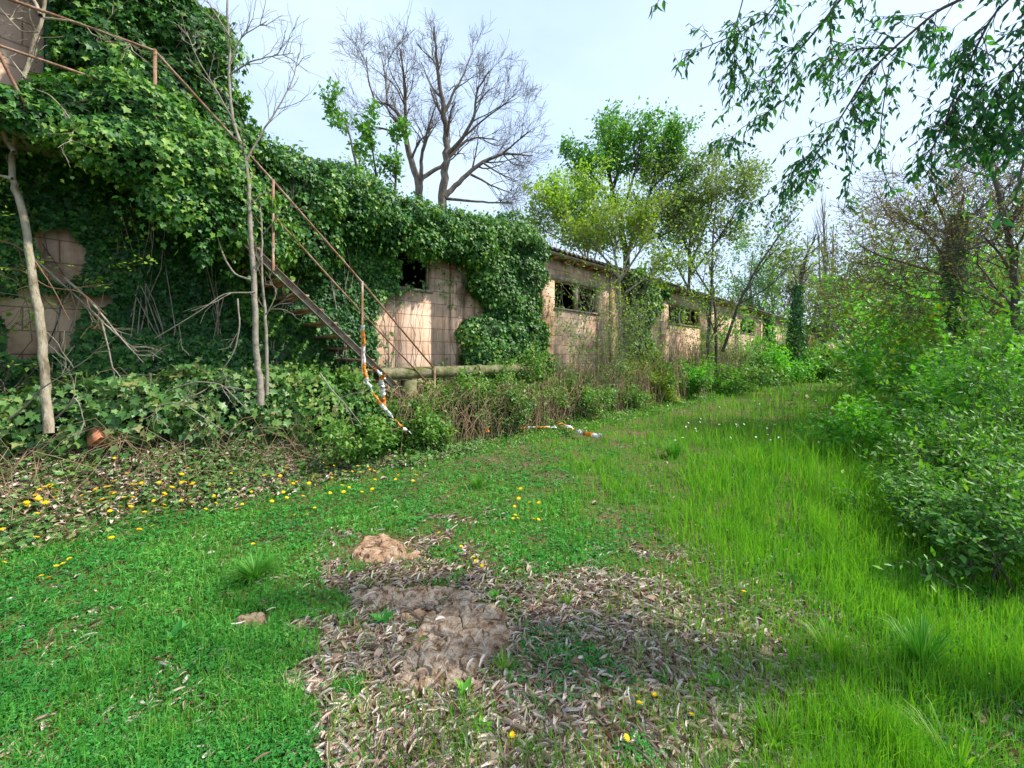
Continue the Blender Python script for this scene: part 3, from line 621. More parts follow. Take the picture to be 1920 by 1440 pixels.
def tree(name, lab, cat, limbs, Y, P, mat=None, bark='barkdk', per=4, size=.09, spread=.08, group=None, T=TK, droop=.4, n=4, L_=1.5, lvl=2, start=.3, leafprob=1.):
    bx, by = limbs[0][0][0]; base = PX(bx, by, Y)
    o = empty(name, lab, cat, (0, 0, 0), 0, group)
    tb = Tubes(); tips = []
    for lm in limbs:
        pl, w0, w1 = lm[0], lm[1], lm[2]; dY = lm[3] if len(lm) > 3 else RNG.normal(0, Y*.05); nn_ = lm[4] if len(lm) > 4 else n
        guided(tb, tips, pl, Y, w0/F*Y/2, w1/F*Y/2, P, nn_, L_, lvl, dY, start)
    tb.build('trunk', M[bark], o)
    if leafprob < 1: tips = [t_ for t_ in tips if random.random() < leafprob]
    if mat: crown(tips, per, size, spread, M[mat], o, T, droop)
    return o
PB = dict(jit=.17, trop=.06, nc=6, ang=(.35, .85), lr=(.42, .7), rr=.5, rmin=.0045)
tree('bare_tree', 'large leafless tree with two trunks rising behind the ivy covered roof', 'tree', [
    ([(787, 520), (787, 393), (782, 333), (767, 290), (760, 247), (747, 213), (727, 197), (703, 190)], 17, 3, .5, 8),
    ([(760, 247), (760, 200), (760, 157), (750, 93)], 8, 2, -1, 8), ([(727, 197), (723, 150), (717, 110)], 5, 1.5, 1, 6),
    ([(703, 190), (690, 150), (687, 107)], 4, 1.5, 0, 7), ([(753, 257), (727, 243), (697, 237), (675, 215)], 5, 1.5, -.5, 6),
    ([(787, 367), (790, 333), (827, 313), (867, 267), (893, 257), (933, 263)], 10, 2, 1.2, 9),
    ([(790, 333), (790, 293), (800, 247), (817, 200)], 8, 2, -1, 8),
    ([(828, 520), (828, 400), (833, 333), (838, 290), (833, 233), (830, 187), (820, 133), (817, 93), (813, 50)], 19, 2, 0, 9),
    ([(833, 370), (860, 343), (893, 310), (943, 287), (973, 290), (998, 292)], 11, 2, 1, 9),
    ([(838, 290), (867, 260), (890, 217), (893, 173), (917, 133)], 8, 2, -1, 9), ([(833, 213), (853, 167), (867, 147), (885, 100)], 6, 1.5, .5, 7),
    ([(830, 187), (807, 160), (790, 117)], 5, 1.5, .7, 6), ([(838, 373), (883, 377), (927, 380), (963, 380)], 6, 1.5, -.6, 7),
    ([(883, 327), (920, 347), (960, 363)], 5, 1.5, .3, 5), ([(905, 305), (935, 325), (970, 340)], 4, 1.5, 0, 5), ([(943, 287), (970, 265), (990, 247)], 4, 1.5, -.4, 5), ([(867, 260), (905, 225), (940, 200), (955, 190)], 4, 1.5, 0, 6)],
    16, PB, None, 'barkmid', L_=1.5, lvl=2)
PL = dict(jit=.16, trop=.1, nc=4, ang=(.35, .8), lr=(.4, .65), rr=.55, rmin=.005)
tree('young_tree', 'thin leafy tree standing left of the large bare tree', 'tree', [
    ([(697, 480), (690, 390), (672, 330), (660, 273), (650, 233), (622, 190)], 8, 1.5), ([(700, 400), (706, 340), (700, 290), (690, 230)], 6, 1.5), ([(730, 400), (742, 350), (742, 300), (745, 260)], 6, 1.5)],
    12, PL, 'mid', 'barkdk', 5, .13, .08, n=7, L_=.7, lvl=1, leafprob=.75, start=.3)
tree('leafy_tree', 'tallest green tree behind the long roof, crown reaching into the sky', 'tree', [
    ([(1180, 640), (1175, 480), (1155, 390), (1140, 310), (1138, 235)], 16, 2.5, 0, 9), ([(1175, 480), (1205, 400), (1232, 320), (1248, 245)], 9, 2, 1, 9),
    ([(1155, 390), (1120, 340), (1082, 285)], 6, 2, -.8, 8), ([(1160, 420), (1190, 330), (1200, 260)], 6, 2, -1, 8), ([(1190, 440), (1240, 400), (1275, 350)], 6, 2, 0, 7), ([(1150, 400), (1110, 390), (1080, 360)], 5, 2, 1, 5), ([(1200, 450), (1250, 440), (1300, 400)], 5, 2, 1, 9), ([(1150, 360), (1165, 300), (1170, 250)], 5, 2, 1, 9), ([(1215, 360), (1255, 320), (1270, 270)], 4, 2, 0, 8), ([(1170, 520), (1120, 470), (1080, 440)], 4, 2, 0, 8)],
    20, PL, 'mid', 'barkdk', 4, .17, .2, n=6, L_=1.4, lvl=2, start=.3, leafprob=.6)
tree('lime_tree', 'lime green tree with fine upright stems behind the long window opening', 'tree', [
    ([(1110, 640), (1098, 470), (1070, 400), (1045, 345)], 5, 1.5, 0, 9), ([(1108, 560), (1100, 450), (1095, 345)], 5, 1.5, .6, 9), ([(1095, 480), (1050, 420), (1020, 375)], 4, 1.5, -.6, 9),
    ([(1105, 520), (1130, 430), (1135, 360)], 4, 1.5, 0, 8), ([(1080, 470), (1040, 440), (1010, 430)], 3, 1.5, 0, 7)],
    17, PL, 'lime', 'barkgr', 4, .13, .18, n=8, L_=1.3, lvl=2, start=.3, leafprob=.6)
tree('olive_tree', 'yellow olive coloured small tree in front of the tall green one', 'tree', [
    ([(1165, 640), (1160, 520), (1150, 460), (1130, 410)], 7, 2, 0, 9), ([(1160, 530), (1185, 460), (1180, 400)], 5, 2, .5, 9), ([(1160, 530), (1200, 470), (1225, 420)], 5, 2, -.4, 9), ([(1160, 520), (1130, 480), (1110, 450)], 4, 2, 0, 8), ([(1170, 550), (1215, 520), (1250, 490)], 4, 1.5, 0, 8)],
    13.2, PL, 'olive', 'barkgr', 4, .11, .16, n=6, L_=1.05, lvl=2, start=.35, leafprob=.35)
tree('thin_tree', 'tall thin greyish green tree in the middle above the roof', 'tree', [
    ([(1290, 640), (1293, 500), (1296, 400), (1300, 310)], 7, 1.5, 0, 12), ([(1293, 480), (1265, 400), (1250, 330)], 5, 1.5, 0, 9), ([(1294, 500), (1325, 420), (1345, 330)], 5, 1.5, 1, 9), ([(1293, 520), (1345, 450), (1385, 390)], 4, 1.5, -1, 9), ([(1290, 540), (1260, 480), (1230, 440)], 4, 1.5, 0, 8)],
    19, PL, 'grey', 'barkdk', 4, .14, .2, n=8, L_=2.1, lvl=2, start=.25, leafprob=.75)
tree('slender_tree', 'slender dark multi stemmed tree in front of the pink far wall', 'tree', [
    ([(1322, 745), (1327, 640), (1335, 540), (1337, 440), (1345, 350)], 8, 1.5, 0, 10), ([(1345, 745), (1343, 650), (1340, 560), (1330, 500)], 7, 2, .5, 4), ([(1355, 660), (1385, 570), (1420, 500), (1470, 430), (1500, 400)], 6, 1, -1, 8),
    ([(1337, 560), (1300, 500), (1285, 440)], 4, 1, .5, 6), ([(1385, 570), (1440, 540), (1480, 500)], 4, 1, 0, 6), ([(1310, 690), (1340, 620), (1360, 590)], 3, 1.5, 0, 3)],
    16.5, PL, 'grey', 'barkdk', 2, .13, .15, n=9, L_=1.7, lvl=2, start=.3, leafprob=.5)
bx = [(1450, 32, .9, 'grey', 'hazy sparse tree beyond the roof end'), (1500, 38, .8, 'brownleaf', 'brownish thin tree between the roof end and the bare poplar'), (1410, 30, 1., 'mid', 'green tree just behind the roof end'), (1600, 40, .75, 'grey', 'pale thin tree right of the bare poplar'), (1655, 30, .8, 'brownleaf', 'brown budding tree left of the ivy wrapped trunk')]
for (x_, Y_, k_, mt, lab) in bx:
    h = 230*k_; yb = 700
    tree('distant_tree', lab, 'tree', [([(x_, yb), (x_+3, yb-h*.4), (x_-4, yb-h*.75), (x_+2, yb-h)], 6, 1.5, 0, 12), ([(x_, yb-h*.3), (x_-25, yb-h*.6), (x_-40, yb-h*.85)], 4, 1.5, 1, 9), ([(x_, yb-h*.3), (x_+28, yb-h*.6), (x_+42, yb-h*.9)], 4, 1.5, -1, 9)],
         Y_+9, PL, mt, 'barkgr', 3, .2, .3, 'trees beyond the building', n=6, L_=2.6, lvl=2, start=.2, leafprob=.7)
PP_ = dict(jit=.06, trop=.25, nc=3, ang=(.12, .35), lr=(.5, .7), rr=.5, rmin=.012)
tree('bare_poplar', 'tall narrow leafless poplar standing alone against the white sky', 'tree', [([(1548, 700), (1548, 560), (1546, 470), (1543, 385)], 8, 2, 0, 34), ([(1552, 600), (1560, 500), (1563, 420)], 4, 1.5, 0, 14), ([(1545, 600), (1537, 520), (1535, 440)], 4, 1.5, 0, 12)], 45, PP_, None, 'barkgr', L_=3.2, lvl=1, start=.15)
# right side bare trees
PR = dict(jit=.22, trop=.03, nc=6, ang=(.4, 1.0), lr=(.45, .75), rr=.6, rmin=.004)
o = tree('bare_tree', 'reddish twiggy bare tree at the right with an ivy wrapped trunk', 'tree', [
    ([(1800, 760), (1795, 600), (1785, 500), (1795, 420), (1810, 350)], 16, 3, 0, 6), ([(1785, 500), (1740, 440), (1690, 400)], 6, 1.5, .5, 9), ([(1790, 460), (1760, 390), (1745, 345)], 5, 1.5, -.4, 9), ([(1785, 520), (1720, 500), (1650, 480), (1610, 460)], 6, 1.5, 0, 10),
    ([(1795, 430), (1850, 380), (1900, 340)], 5, 1.5, 0, 9), ([(1790, 480), (1850, 450), (1920, 440)], 5, 1.5, .5, 9), ([(1790, 560), (1720, 560), (1660, 530)], 4, 1.5, -.5, 7)],
    9, PR, 'brownleaf', 'barkred', 1, .055, .06, n=8, L_=1.3, lvl=2, start=.12, leafprob=.5)
tb_pts = []
for k in range(1500):
    y_ = random.uniform(400, 620); x_ = np.interp(y_, [400, 500, 620], [1797, 1786, 1796]); c = PX(x_, y_, 9); a_ = random.uniform(0, 6.283); r_ = .12+.1*random.random()*(1 if y_ > 440 else .6); tb_pts.append((c[0]+r_*math.cos(a_), c[1]+r_*math.sin(a_), c[2], math.cos(a_), math.sin(a_)))
A = np.array(tb_pts); leaves('trunk_ivy', A[:, :3], np.tile([0, 0, -1.], (len(A), 1))+rv(len(A), .4), np.stack([A[:, 3], A[:, 4], .5+0*A[:, 3]], -1)+rv(len(A), .3), .09, TI, M['ivy_dark'], o)
tree('bare_tree', 'dark bare tree cut by the right edge of the photo', 'tree', [
    ([(1915, 760), (1905, 640), (1903, 520), (1890, 430), (1862, 330), (1845, 270)], 15, 4, 0, 8), ([(1903, 520), (1870, 470), (1840, 440)], 6, 1.5, 0, 7), ([(1890, 430), (1930, 350), (1960, 260)], 7, 2, 0, 7), ([(1905, 600), (1860, 560), (1790, 540), (1740, 545)], 6, 1.5, .6, 8), ([(1905, 560), (1960, 500), (2020, 460)], 6, 2, 0, 6)],
    7, PR, 'brownleaf', 'barkdk', 1, .05, .05, n=8, L_=1.15, lvl=2, start=.12, leafprob=.4)
# far ivy wrapped trunk
o = empty('ivy_clad_trunk', 'dark ivy wrapped trunk standing before the far end of the wall', 'tree', (0, 0, 0))
tb = Tubes(); tips = []; guided(tb, tips, [(1490, 720), (1492, 640), (1495, 560), (1505, 500), (1530, 440)], 24, .2, .04, PL, 14, 1.6, 2, 0, .5); tb.build('trunk', M['barkdk'], o)
A = []
for k in range(2600):
    y_ = random.uniform(535, 712); c = PX(np.interp(y_, [535, 640, 720], [1497, 1492, 1490]), y_, 24); a_ = random.uniform(0, 6.283); r_ = (.25+.3*random.random())*(.55+.6*ss(535, 700, y_)); A.append((c[0]+r_*math.cos(a_), c[1]+r_*math.sin(a_), c[2]+.1*random.random(), math.cos(a_), math.sin(a_)))
A = np.array(A); leaves('ivy_cover', A[:, :3], np.tile([0, 0, -1.], (len(A), 1))+rv(len(A), .4), np.stack([A[:, 3], A[:, 4], .5+0*A[:, 3]], -1)+rv(len(A), .3), .17, TK, M['ivy_dark'], o)

# foreground saplings on the left
PS = dict(jit=.17, trop=.06, nc=4, ang=(.4, .9), lr=(.45, .7), rr=.5, rmin=.002)
tree('pale_trunk_tree', 'pale barked leaning young tree at the left edge in front of the landing', 'tree', [
    ([(92, 815), (88, 760), (84, 690), (76, 600), (62, 520), (48, 420), (28, 350), (22, 330), (24, 280), (32, 250), (40, 180), (58, 100), (80, 30), (92, -60)], 16, 5, .25, 10),
    ([(28, 285), (12, 265), (-10, 200), (-40, 120)], 9, 4, 0, 3), ([(22, 335), (0, 330), (-40, 300)], 7, 3, 0, 2), ([(76, 30), (60, -10), (30, -80)], 7, 3, .2, 3),
    ([(82, 34), (130, 38), (190, 58), (260, 90)], 4, 1.2, -.1, 6), ([(55, 165), (90, 175), (120, 205), (150, 250)], 3, 1, 0, 4), ([(70, 60), (40, 60), (0, 15)], 3, 1.2, 0, 4), ([(50, 150), (20, 110), (-20, 60)], 3, 1.2, 0, 4)],
    4.0, PS, None, 'bark', n=4, L_=.45, lvl=1, start=.5)
tree('pale_trunk_tree', 'slender pale barked tree growing up through the stair railing', 'tree', [
    ([(490, 760), (488, 720), (480, 660), (478, 560), (472, 470), (468, 400), (466, 340), (458, 290), (440, 240), (430, 180), (430, 100), (425, 0), (428, -80)], 12, 2.5, .2, 12),
    ([(462, 300), (490, 250), (520, 205), (550, 150), (560, 100)], 4, 1.2, .3, 10), ([(430, 140), (470, 115), (510, 105), (550, 100)], 3, 1, 0, 8), ([(440, 230), (400, 160), (370, 110), (350, 60)], 3, 1, -.2, 8),
    ([(432, 120), (450, 70), (500, 40)], 3, 1, 0, 8), ([(432, 70), (400, 20), (370, -30)], 3, 1, 0, 5), ([(470, 525), (440, 515), (418, 480), (395, 400), (392, 360)], 4, 1.5, 0, 2), ([(478, 548), (420, 550), (380, 580), (290, 635)], 3.5, 1.2, -.3, 2)],
    5.0, PS, None, 'barkgr', n=6, L_=.42, lvl=1, start=.3)
tree('sapling', 'thin leafless sapling just right of the slender pale tree', 'tree', [
    ([(500, 740), (500, 660), (497, 580), (490, 500), (492, 440), (488, 380)], 7, 2, .1, 5), ([(492, 440), (510, 420), (530, 395), (560, 380)], 3, 1, 0, 3), ([(500, 590), (515, 560), (520, 540)], 2, 1, 0, 2), ([(497, 590), (520, 570), (548, 568)], 2, 1, 0, 2)],
    5.1, PS, None, 'barkgr', n=4, L_=.3, lvl=1, start=.3)

# arching dead stems
def arch(name, lab, pl, Y, w0, mat='barkgr', side=3):
    o = empty(name, lab, 'stem', (0, 0, 0), 0, 'dry arching stems in the bank')
    tb = Tubes(); tips = []; guided(tb, tips, pl, Y, w0/F*Y/2, .0025, PS, side, .35, 1, RNG.normal(0, .15), .3); tb.build('stem', M[mat], o)
arch('dry_stem', 'long dry stem arching in front of the ivy bank at centre left', [(240, 850), (255, 800), (285, 765), (320, 755), (350, 760), (385, 785), (430, 815)], 4.5, 4)
arch('dry_stem', 'dry stem arching from the second trunk foot over the ivy', [(285, 755), (320, 730), (370, 715), (415, 720), (440, 745), (470, 775)], 4.7, 4)
arch('dry_stem', 'thick leaning dry branch running down right from the wall patch', [(120, 520), (165, 560), (200, 600), (240, 650), (270, 680)], 4.4, 5)
arch('dry_stem', 'dry branch beside the thick leaning one, steeper at its top', [(60, 480), (120, 535), (180, 590), (215, 625), (260, 660)], 4.45, 4)
arch('dry_stem', 'thin vertical stem hanging down beside the bricks', [(190, 600), (205, 660), (218, 720), (222, 760)], 4.4, 3)
arch('dry_stem', 'thin vertical stem left of the dark gap in the bank', [(282, 700), (280, 735), (290, 770), (300, 800)], 4.5, 4)
arch('dry_stem', 'bent stem rising out of the dry leaves beside the left trunk', [(100, 790), (130, 760), (140, 745), (150, 760), (160, 800)], 4.1, 4)
arch('dry_stem', 'dry stem crossing low in front of the left trunk', [(0, 800), (50, 760), (75, 730), (140, 690), (180, 660)], 3.9, 4)
arch('dry_stem', 'tangled stem at the far left edge above the bank', [(-30, 450), (20, 455), (60, 480), (100, 540), (130, 600)], 4.1, 4, 'drytwig')
arch('dry_stem', 'second tangled stem at the far left edge', [(-30, 500), (40, 505), (90, 540), (150, 545), (200, 590)], 4.15, 4, 'drytwig')
arch('dry_stem', 'vertical stem in front of the ivy right of the dark doorway shade', [(445, 560), (450, 610), (440, 660), (400, 720), (370, 740)], 4.9, 3)
arch('dry_stem', 'stem leaning over the dark hollow under the stair stringer', [(600, 700), (625, 735), (650, 760), (680, 800)], 5.6, 3)

# ------------------------------------------------------------------ shrubs
def shrub(name, lab, cat, base, H, W, nst, mat, bark, per=4, size=.05, T=TK, spread=.04, group=None, lvl=2, leafprob=1., trop=.02, lean=(0, 0), droop=.2, nc=4, r0=.012, jit=.2):
    o = empty(name, lab, cat, (0, 0, 0), 0, group)
    tb = Tubes(); tips = []
    P = dict(jit=jit, trop=trop, nc=nc, ang=(.35, 1.0), lr=(.4, .65), rr=.6, rmin=.002, start=.15)
    for k in range(nst):
        a_ = random.uniform(0, 6.283); q = random.random()**.5
        d = np.array([math.cos(a_)*q*W+lean[0], math.sin(a_)*q*W+lean[1], H*random.uniform(.7, 1.1)])
        b = np.array(base)+np.array([math.cos(a_)*q*W*.35, math.sin(a_)*q*W*.35, -.05])
        grow(tb, tips, b, d, np.linalg.norm(d), r0*random.uniform(.7, 1.2), lvl, P)
    tb.build('branches', M[bark], o)
    if leafprob < 1: tips = [t_ for t_ in tips if random.random() < leafprob]
    crown(tips, per, size, spread, M[mat], o, T, droop, 'foliage', .6)
    return o
def onwall(s_, p_): c = L2W([[s_, p_, 0]])[0]; return (c[0], c[1], float(gz(c[0], c[1])))
# brambles along the wall
bl = [(3.2, 6.3, .8, 'ivy', 'dark leafy bush in the hollow under the stair stringer'), (3.0, 5.7, .5, 'bramble', 'small bramble at the foot of the tape post'),
      (4.0, 5.9, .8, 'bramble', 'bramble bush below the lower end of the handrail'), (4.8, 6.3, .9, 'bramble', 'bramble bush in front of the concrete pipe'),
      (5.6, 5.9, .75, 'ivy_pale', 'pale bramble at the right end of the concrete pipe'), (6.5, 6.2, .8, 'bramble', 'bramble at the foot of the ivy column'),
      (7.5, 6.3, .95, 'bramble', 'dry looking bramble right of the ivy column'), (8.6, 6.2, 1.2, 'bramble', 'tall bramble under the left of the long opening'),
      (9.8, 6.3, 1.2, 'ivy_pale', 'tall pale bramble under the long window opening'), (11.0, 6.1, 1.2, 'bramble', 'bramble under the right of the long opening'),
      (12.4, 6.2, 1.4, 'olive', 'olive bramble left of the dark ivy column'), (14.0, 6.0, 1.2, 'ivy', 'dark bush at the foot of the dark ivy column'),
      (15.8, 6.2, 1.7, 'bright', 'bright leafy bush under the hoop window'), (17.6, 6.0, 1.5, 'bramble', 'bush right of the bright one under the hoop window'),
      (19.6, 6.0, 1.3, 'ivy', 'green bush before the slender tree trunks'), (22, 5.9, 1.4, 'mid', 'green bush between hoop window and last clear window'),
      (25, 5.6, 1.5, 'bright', 'light green bush below the last clear window'), (28, 5.4, 1.7, 'deep', 'dark bush right of the last clear window'), (32, 5.0, 1.5, 'ivy', 'dark bush near the ivy wrapped trunk'), (36, 4.6, 1.3, 'ivy_pale', 'silvery green bush near the far wall end'), (41, 4.0, 1.5, 'mid', 'bush hiding the far end of the wall'), (47, 3.4, 1.6, 'grey', 'low thin bush past the wall end')]
for (s_, p_, H, mt, lab) in bl:
    k_ = max(1, s_/9)
    shrub('bramble_bush', lab, 'bush', onwall(s_, p_), H*((.85, 1.25, .65, 1.05, .8, 1.4)[int(s_*10) % 6] if s_ < 24 else .8), .6*min(2, k_), 16 if s_ < 13 else 11, mt, 'drytwig', 6, .065*k_**.8, TK, .055*k_, 'brambles along the foot of the wall', 2, .8 if s_ < 7 else 1., .0, (0, 0), .2, 5, .006*k_**.5)
# dry twig thickets
def thicket(lab, s0, s1, p0, p1, n, H):
    tb = Tubes(); 
    for k in range(n):
        s_ = random.uniform(s0, s1); p_ = random.uniform(p0, p1); m = 6; c = np.array([s_, p_, 0.]); t_ = np.linspace(0, 1, m)
        dx = random.uniform(-.9, .9); hh = H*random.uniform(.3, 1)
        P = np.stack([s_+dx*t_, p_+random.uniform(-.3, .3)*t_, hh*np.sin(t_*math.pi*random.uniform(.5, 1.))], -1)+RNG.normal(0, .03, (m, 3))
        Wd = L2W(P); Wd[:, 2] += gz(Wd[:, 0], Wd[:, 1]); tb.add(Wd, (.0038 if s0 < 3 else .0055)*(1.2-t_*.8)*(1+s0/20), 3)
    o = tb.build('dry_bramble_canes', M['drycane']); tag(o, lab, 'bramble canes', 'tangles of dead canes', 'stuff'); return o
thicket('tangle of dead canes around the concrete pipe', 3.4, 6.6, 5.3, 6.4, 620, 1.05)
thicket('tangle of dead canes under the long window opening', 6.6, 12.5, 5.4, 6.8, 600, 1.4)
thicket('tangle of dead canes on the bank under the left wall patches', -1.5, 3.2, 5.4, 6.7, 200, .7)
thicket('tangle of dead canes before the far wall', 12.5, 24, 5.2, 6.8, 480, 2.2)
# upright saplings before the wall
sl = [(8.9, 6.2, 2.9, 'bramble', 'thin upright stems before the left end of the long opening'), (10.2, 6.3, 3.4, 'lime', 'thin upright stem crossing the middle of the long opening'), (11.6, 6.2, 3.5, 'olive', 'thin stem at the right end of the long opening'), (12.8, 6.0, 3.9, 'lime', 'leafy pale sapling rising left of the dark ivy column'),
      (9.6, 5.9, 2.3, 'grey', 'short thin stem before the sill of the long opening'), (13.0, 6.4, 3.2, 'bramble', 'thin tangled stem at the left side of the dark ivy column'), (18.2, 6.0, 3.1, 'grey', 'pale thin stem in front of the hoop window'), (20.8, 6.1, 3.0, 'mid', 'green thin stem on the bare wall right of the hoop window'),
      (16.4, 5.9, 2.7, 'bright', 'bright leafed sapling left of the hoop window'), (23.8, 6, 3.4, 'bright', 'bright leafed sapling right of the slender tree'), (30.8, 5.8, 3.6, 'bright', 'light green sapling in front of the far eave')]
for (s_, p_, H, mt, lab) in sl:
    shrub('sapling', lab, 'sapling', onwall(s_, p_), H, .5, 4, mt, 'barkgr', 3, .07*max(1, s_/12), TK, .06, 'saplings in front of the wall', 2, .55, .12, (0, 0), .2, 5, .013, .12)
# right side
def gpt(X, Y): return (X, Y, float(gz(X, Y)))
def gx_(x, Y): return gpt((x-960)/F*Y, Y)
rs = [  # image x, depth, height, width, stems, material, leaf size, label
    (1700, 13, 3.2, 1.3, 12, 'bright', .12, 'bright green young tree at the far side of the lawn on the right'),
    (1640, 17, 2.4, 1.6, 12, 'mid', .14, 'green shrub behind the lawn left of the bright young tree'),
    (1575, 24, 1.5, 1.8, 12, 'deep', .18, 'dark green shrub closing the end of the lawn'),
    (1780, 11, 3.0, 1.4, 12, 'bright', .11, 'leafy shrub right of the bright young tree'),
    (1860, 8.5, 2.8, 1.3, 12, 'olive', .085, 'olive tinted shrub under the bare trees on the right'),
    (1920, 6.5, 2.7, 1.1, 12, 'deep', .075, 'dark leaved shrub at the right edge, level with the eye'),
    (1765, 8.5, 1.1, 1.0, 14, 'bright', .075, 'low bright shrub bordering the lawn on the right'),
    (1830, 7.0, 1.1, .9, 15, 'mid', .065, 'low mid green shrub between lawn edge and dark shrubs'),
    (1850, 5.8, 1.3, 1.0, 15, 'bright', .055, 'green shrub in the right half behind the near dark shrub'),
    (1940, 4.6, 1.5, .8, 14, 'deep', .05, 'tall dark shrub cut by the right edge'),
    (1760, 4.6, .62, .6, 14, 'deep', .042, 'small near shrub with pale glossy leaves left of the dark one'),
    (1850, 3.9, .85, .7, 16, 'deep', .04, 'dense dark near shrub in the lower right'),
    (1700, 3.75, .42, .5, 12, 'deep', .04, 'lowest near shrub leaning over the grass in the lower right'),
    (1860, 2.75, .55, .45, 12, 'mid', .03, 'low leafy weed bush at the lower right corner in front of the dark shrubs'),
    (1620, 6.2, .6, .7, 10, 'bright', .05, 'small bright bush at the lawn edge left of the near shrubs'),
    (-10, 4.1, 2.3, .5, 9, 'lime', .032, 'thin lime leaved bramble at the left edge before the bare wall patch'),
    (1960, 3.0, .9, .5, 14, 'deep', .038, 'nearest dark shrub at the lower right edge')]
for (x_, Y_, H, W, ns, mt, sz, lab) in rs:
    shrub('leafy_shrub', lab, 'shrub', gx_(x_, Y_), H, W*.9, max(7, int(ns*.72)), mt, 'barkdk', 5, sz*1.5, TN if mt == 'deep' else TK, sz*1.0, 'shrubs along the right side' if x_ > 0 else None, 2, .65, .03, (0, 0), .15, 5, .011, .28)
# fill of distant trees
ORD = ['first', 'second', 'third', 'fourth', 'fifth', 'sixth', 'seventh', 'eighth', 'ninth', 'tenth']
for k in range(10):
    Y_ = 40+RNG.normal(0, 4); X = (1610+k*34-960)/F*Y_
    shrub('woodland_tree', '%s from the left of the pale far trees behind the shrubs on the right' % ORD[k], 'tree', gpt(X, Y_), random.uniform(8, 13), 2.6, 7, random.choice(['grey', 'mid', 'brownleaf', 'grey']), 'barkgr', 5, .3, TK, .35, 'trees of the far wood', 2, .8, .05, (0, 0), .2, 5, .07, .14)
wood = []
for k in range(60):
    X = RNG.uniform(8, 95); Y_ = RNG.uniform(48, 75); wood.append((X, Y_, RNG.uniform(1.5, 5.5)))
tb = Tubes(); C = []
for (X, Y_, h) in wood:
    tb.add([(X, Y_, -.2), (X+.2, Y_, h)], .12, 4); n = 260; d = rv(n); d /= np.linalg.norm(d, axis=1)[:, None]; C.append(np.array([X, Y_, h*.75])+d*np.array([2.6, 2.2, h*.5])*(RNG.random((n, 1))**.4))
C = np.concatenate(C); o = leaves('far_wood', C, rv(len(C)), rv(len(C), .5)+[0, 0, 1], .55, TK, M['mid']); tag(o, 'low green mass of a far wood behind everything on the right', 'wood', None, 'stuff')
# saplings / trees behind the building left, thin tops over ivy
for (x_, Y_, H, lab) in ((560, 13, 6.2, 'thin bare twigs showing over the roof ivy left of the leafy young tree'), (1000, 16, 6.0, 'small bare sapling between the bare tree and the lime green tree'), (960, 17, 5.2, 'small bare sapling just right of the bare tree')):
    b = gx_(x_, Y_); o = empty('bare_sapling', lab, 'sapling', (0, 0, 0)); tb = Tubes(); tips = []
    for q in range(4): grow(tb, tips, np.array(b), np.array([RNG.normal(0, .5), RNG.normal(0, .3), H]), H*random.uniform(.85, 1.05), .035, 2, dict(jit=.1, trop=.15, nc=6, ang=(.3, .7), lr=(.25, .4), rr=.5, rmin=.006, start=.5))
    tb.build('trunk', M['barkgr'], o)

# ------------------------------------------------------------------ overhanging tree (trunk outside the frame on the right)
ov = empty('overhanging_tree', 'elm like tree whose leafy branches hang into the top right of the photo', 'tree', (0, 0, 0))
tb = Tubes(); TL = []
def twig_leaves(P, step, sz, hang=.8):
    d = np.concatenate([[0], np.cumsum(np.linalg.norm(np.diff(P, axis=0), axis=1))])
    k = 0; q = random.uniform(0, step)
    while q < d[-1]:
        c = np.array([np.interp(q, d, P[:, a_]) for a_ in range(3)]); tdir = norm(P[min(len(P)-1, int(np.searchsorted(d, q)))]-P[max(0, int(np.searchsorted(d, q))-1)])
        sd_ = np.cross(tdir, [0, 0, 1.]); sd_ = norm(sd_)*(1 if k % 2 else -1)
        TL.append((c, norm(tdir*.5+sd_*.7+np.array([0, 0, -hang])+rv(1, .3)[0]), norm(np.array([0, 0, .6])+rv(1, .6)[0]), sz*random.uniform(.6, 1.25))); q += step*random.uniform(.7, 1.4); k += 1
def obranch(pl, Y0, Y1, r0, r1, ntw, Lt, sub=2, step=.042, sz=.074):
    ntw = int(ntw*1.25); sub = 3; sz = .053
    pts = np.array([PX(x_, y_, Y0+(Y1-Y0)*k/(len(pl)-1)) for k, (x_, y_) in enumerate(pl)])
    t_ = np.linspace(0, len(pts)-1, (len(pts)-1)*4+1); Q = np.stack([np.interp(t_, np.arange(len(pts)), pts[:, k]) for k in range(3)], -1)
    Q[1:-1] = (Q[:-2]+2*Q[1:-1]+Q[2:])/4; tb.add(Q, np.linspace(r0, r1, len(Q)), 6)
    if r0 < .008: twig_leaves(Q[len(Q)//3:], step*1.4, sz)
    for k in range(ntw):
        f_ = random.uniform(.1, 1); i_ = min(len(Q)-2, int(f_*(len(Q)-1))); bd = norm(Q[i_+1]-Q[i_]); sd_ = rv(1)[0]; sd_ = norm(sd_-sd_.dot(bd)*bd)
        p_ = Q[i_]; d_ = norm(bd*.75+sd_*1.0+np.array([0, 0, -.1])); L_ = Lt*random.uniform(.5, 1.2); pp = [p_]
        for s_ in range(6): d_ = norm(d_+RNG.normal(0, .15, 3)+np.array([0, 0, -.09])); p_ = p_+d_*L_/6; pp.append(p_)
        pp = np.array(pp); tb.add(pp, np.linspace(.0028, .0012, 7), 3); twig_leaves(pp[1:], step, sz)
        for s2 in range(sub):
            j_ = random.randint(1, 5); d2 = norm(d_+rv(1, .6)[0]+np.array([0, 0, -.2])); p2 = pp[j_]; q2 = [p2]
            for s_ in range(4): d2 = norm(d2+RNG.normal(0, .15, 3)+np.array([0, 0, -.1])); p2 = p2+d2*L_*.45/4; q2.append(p2)
            q2 = np.array(q2); tb.add(q2, .0012, 3); twig_leaves(q2, step, sz)
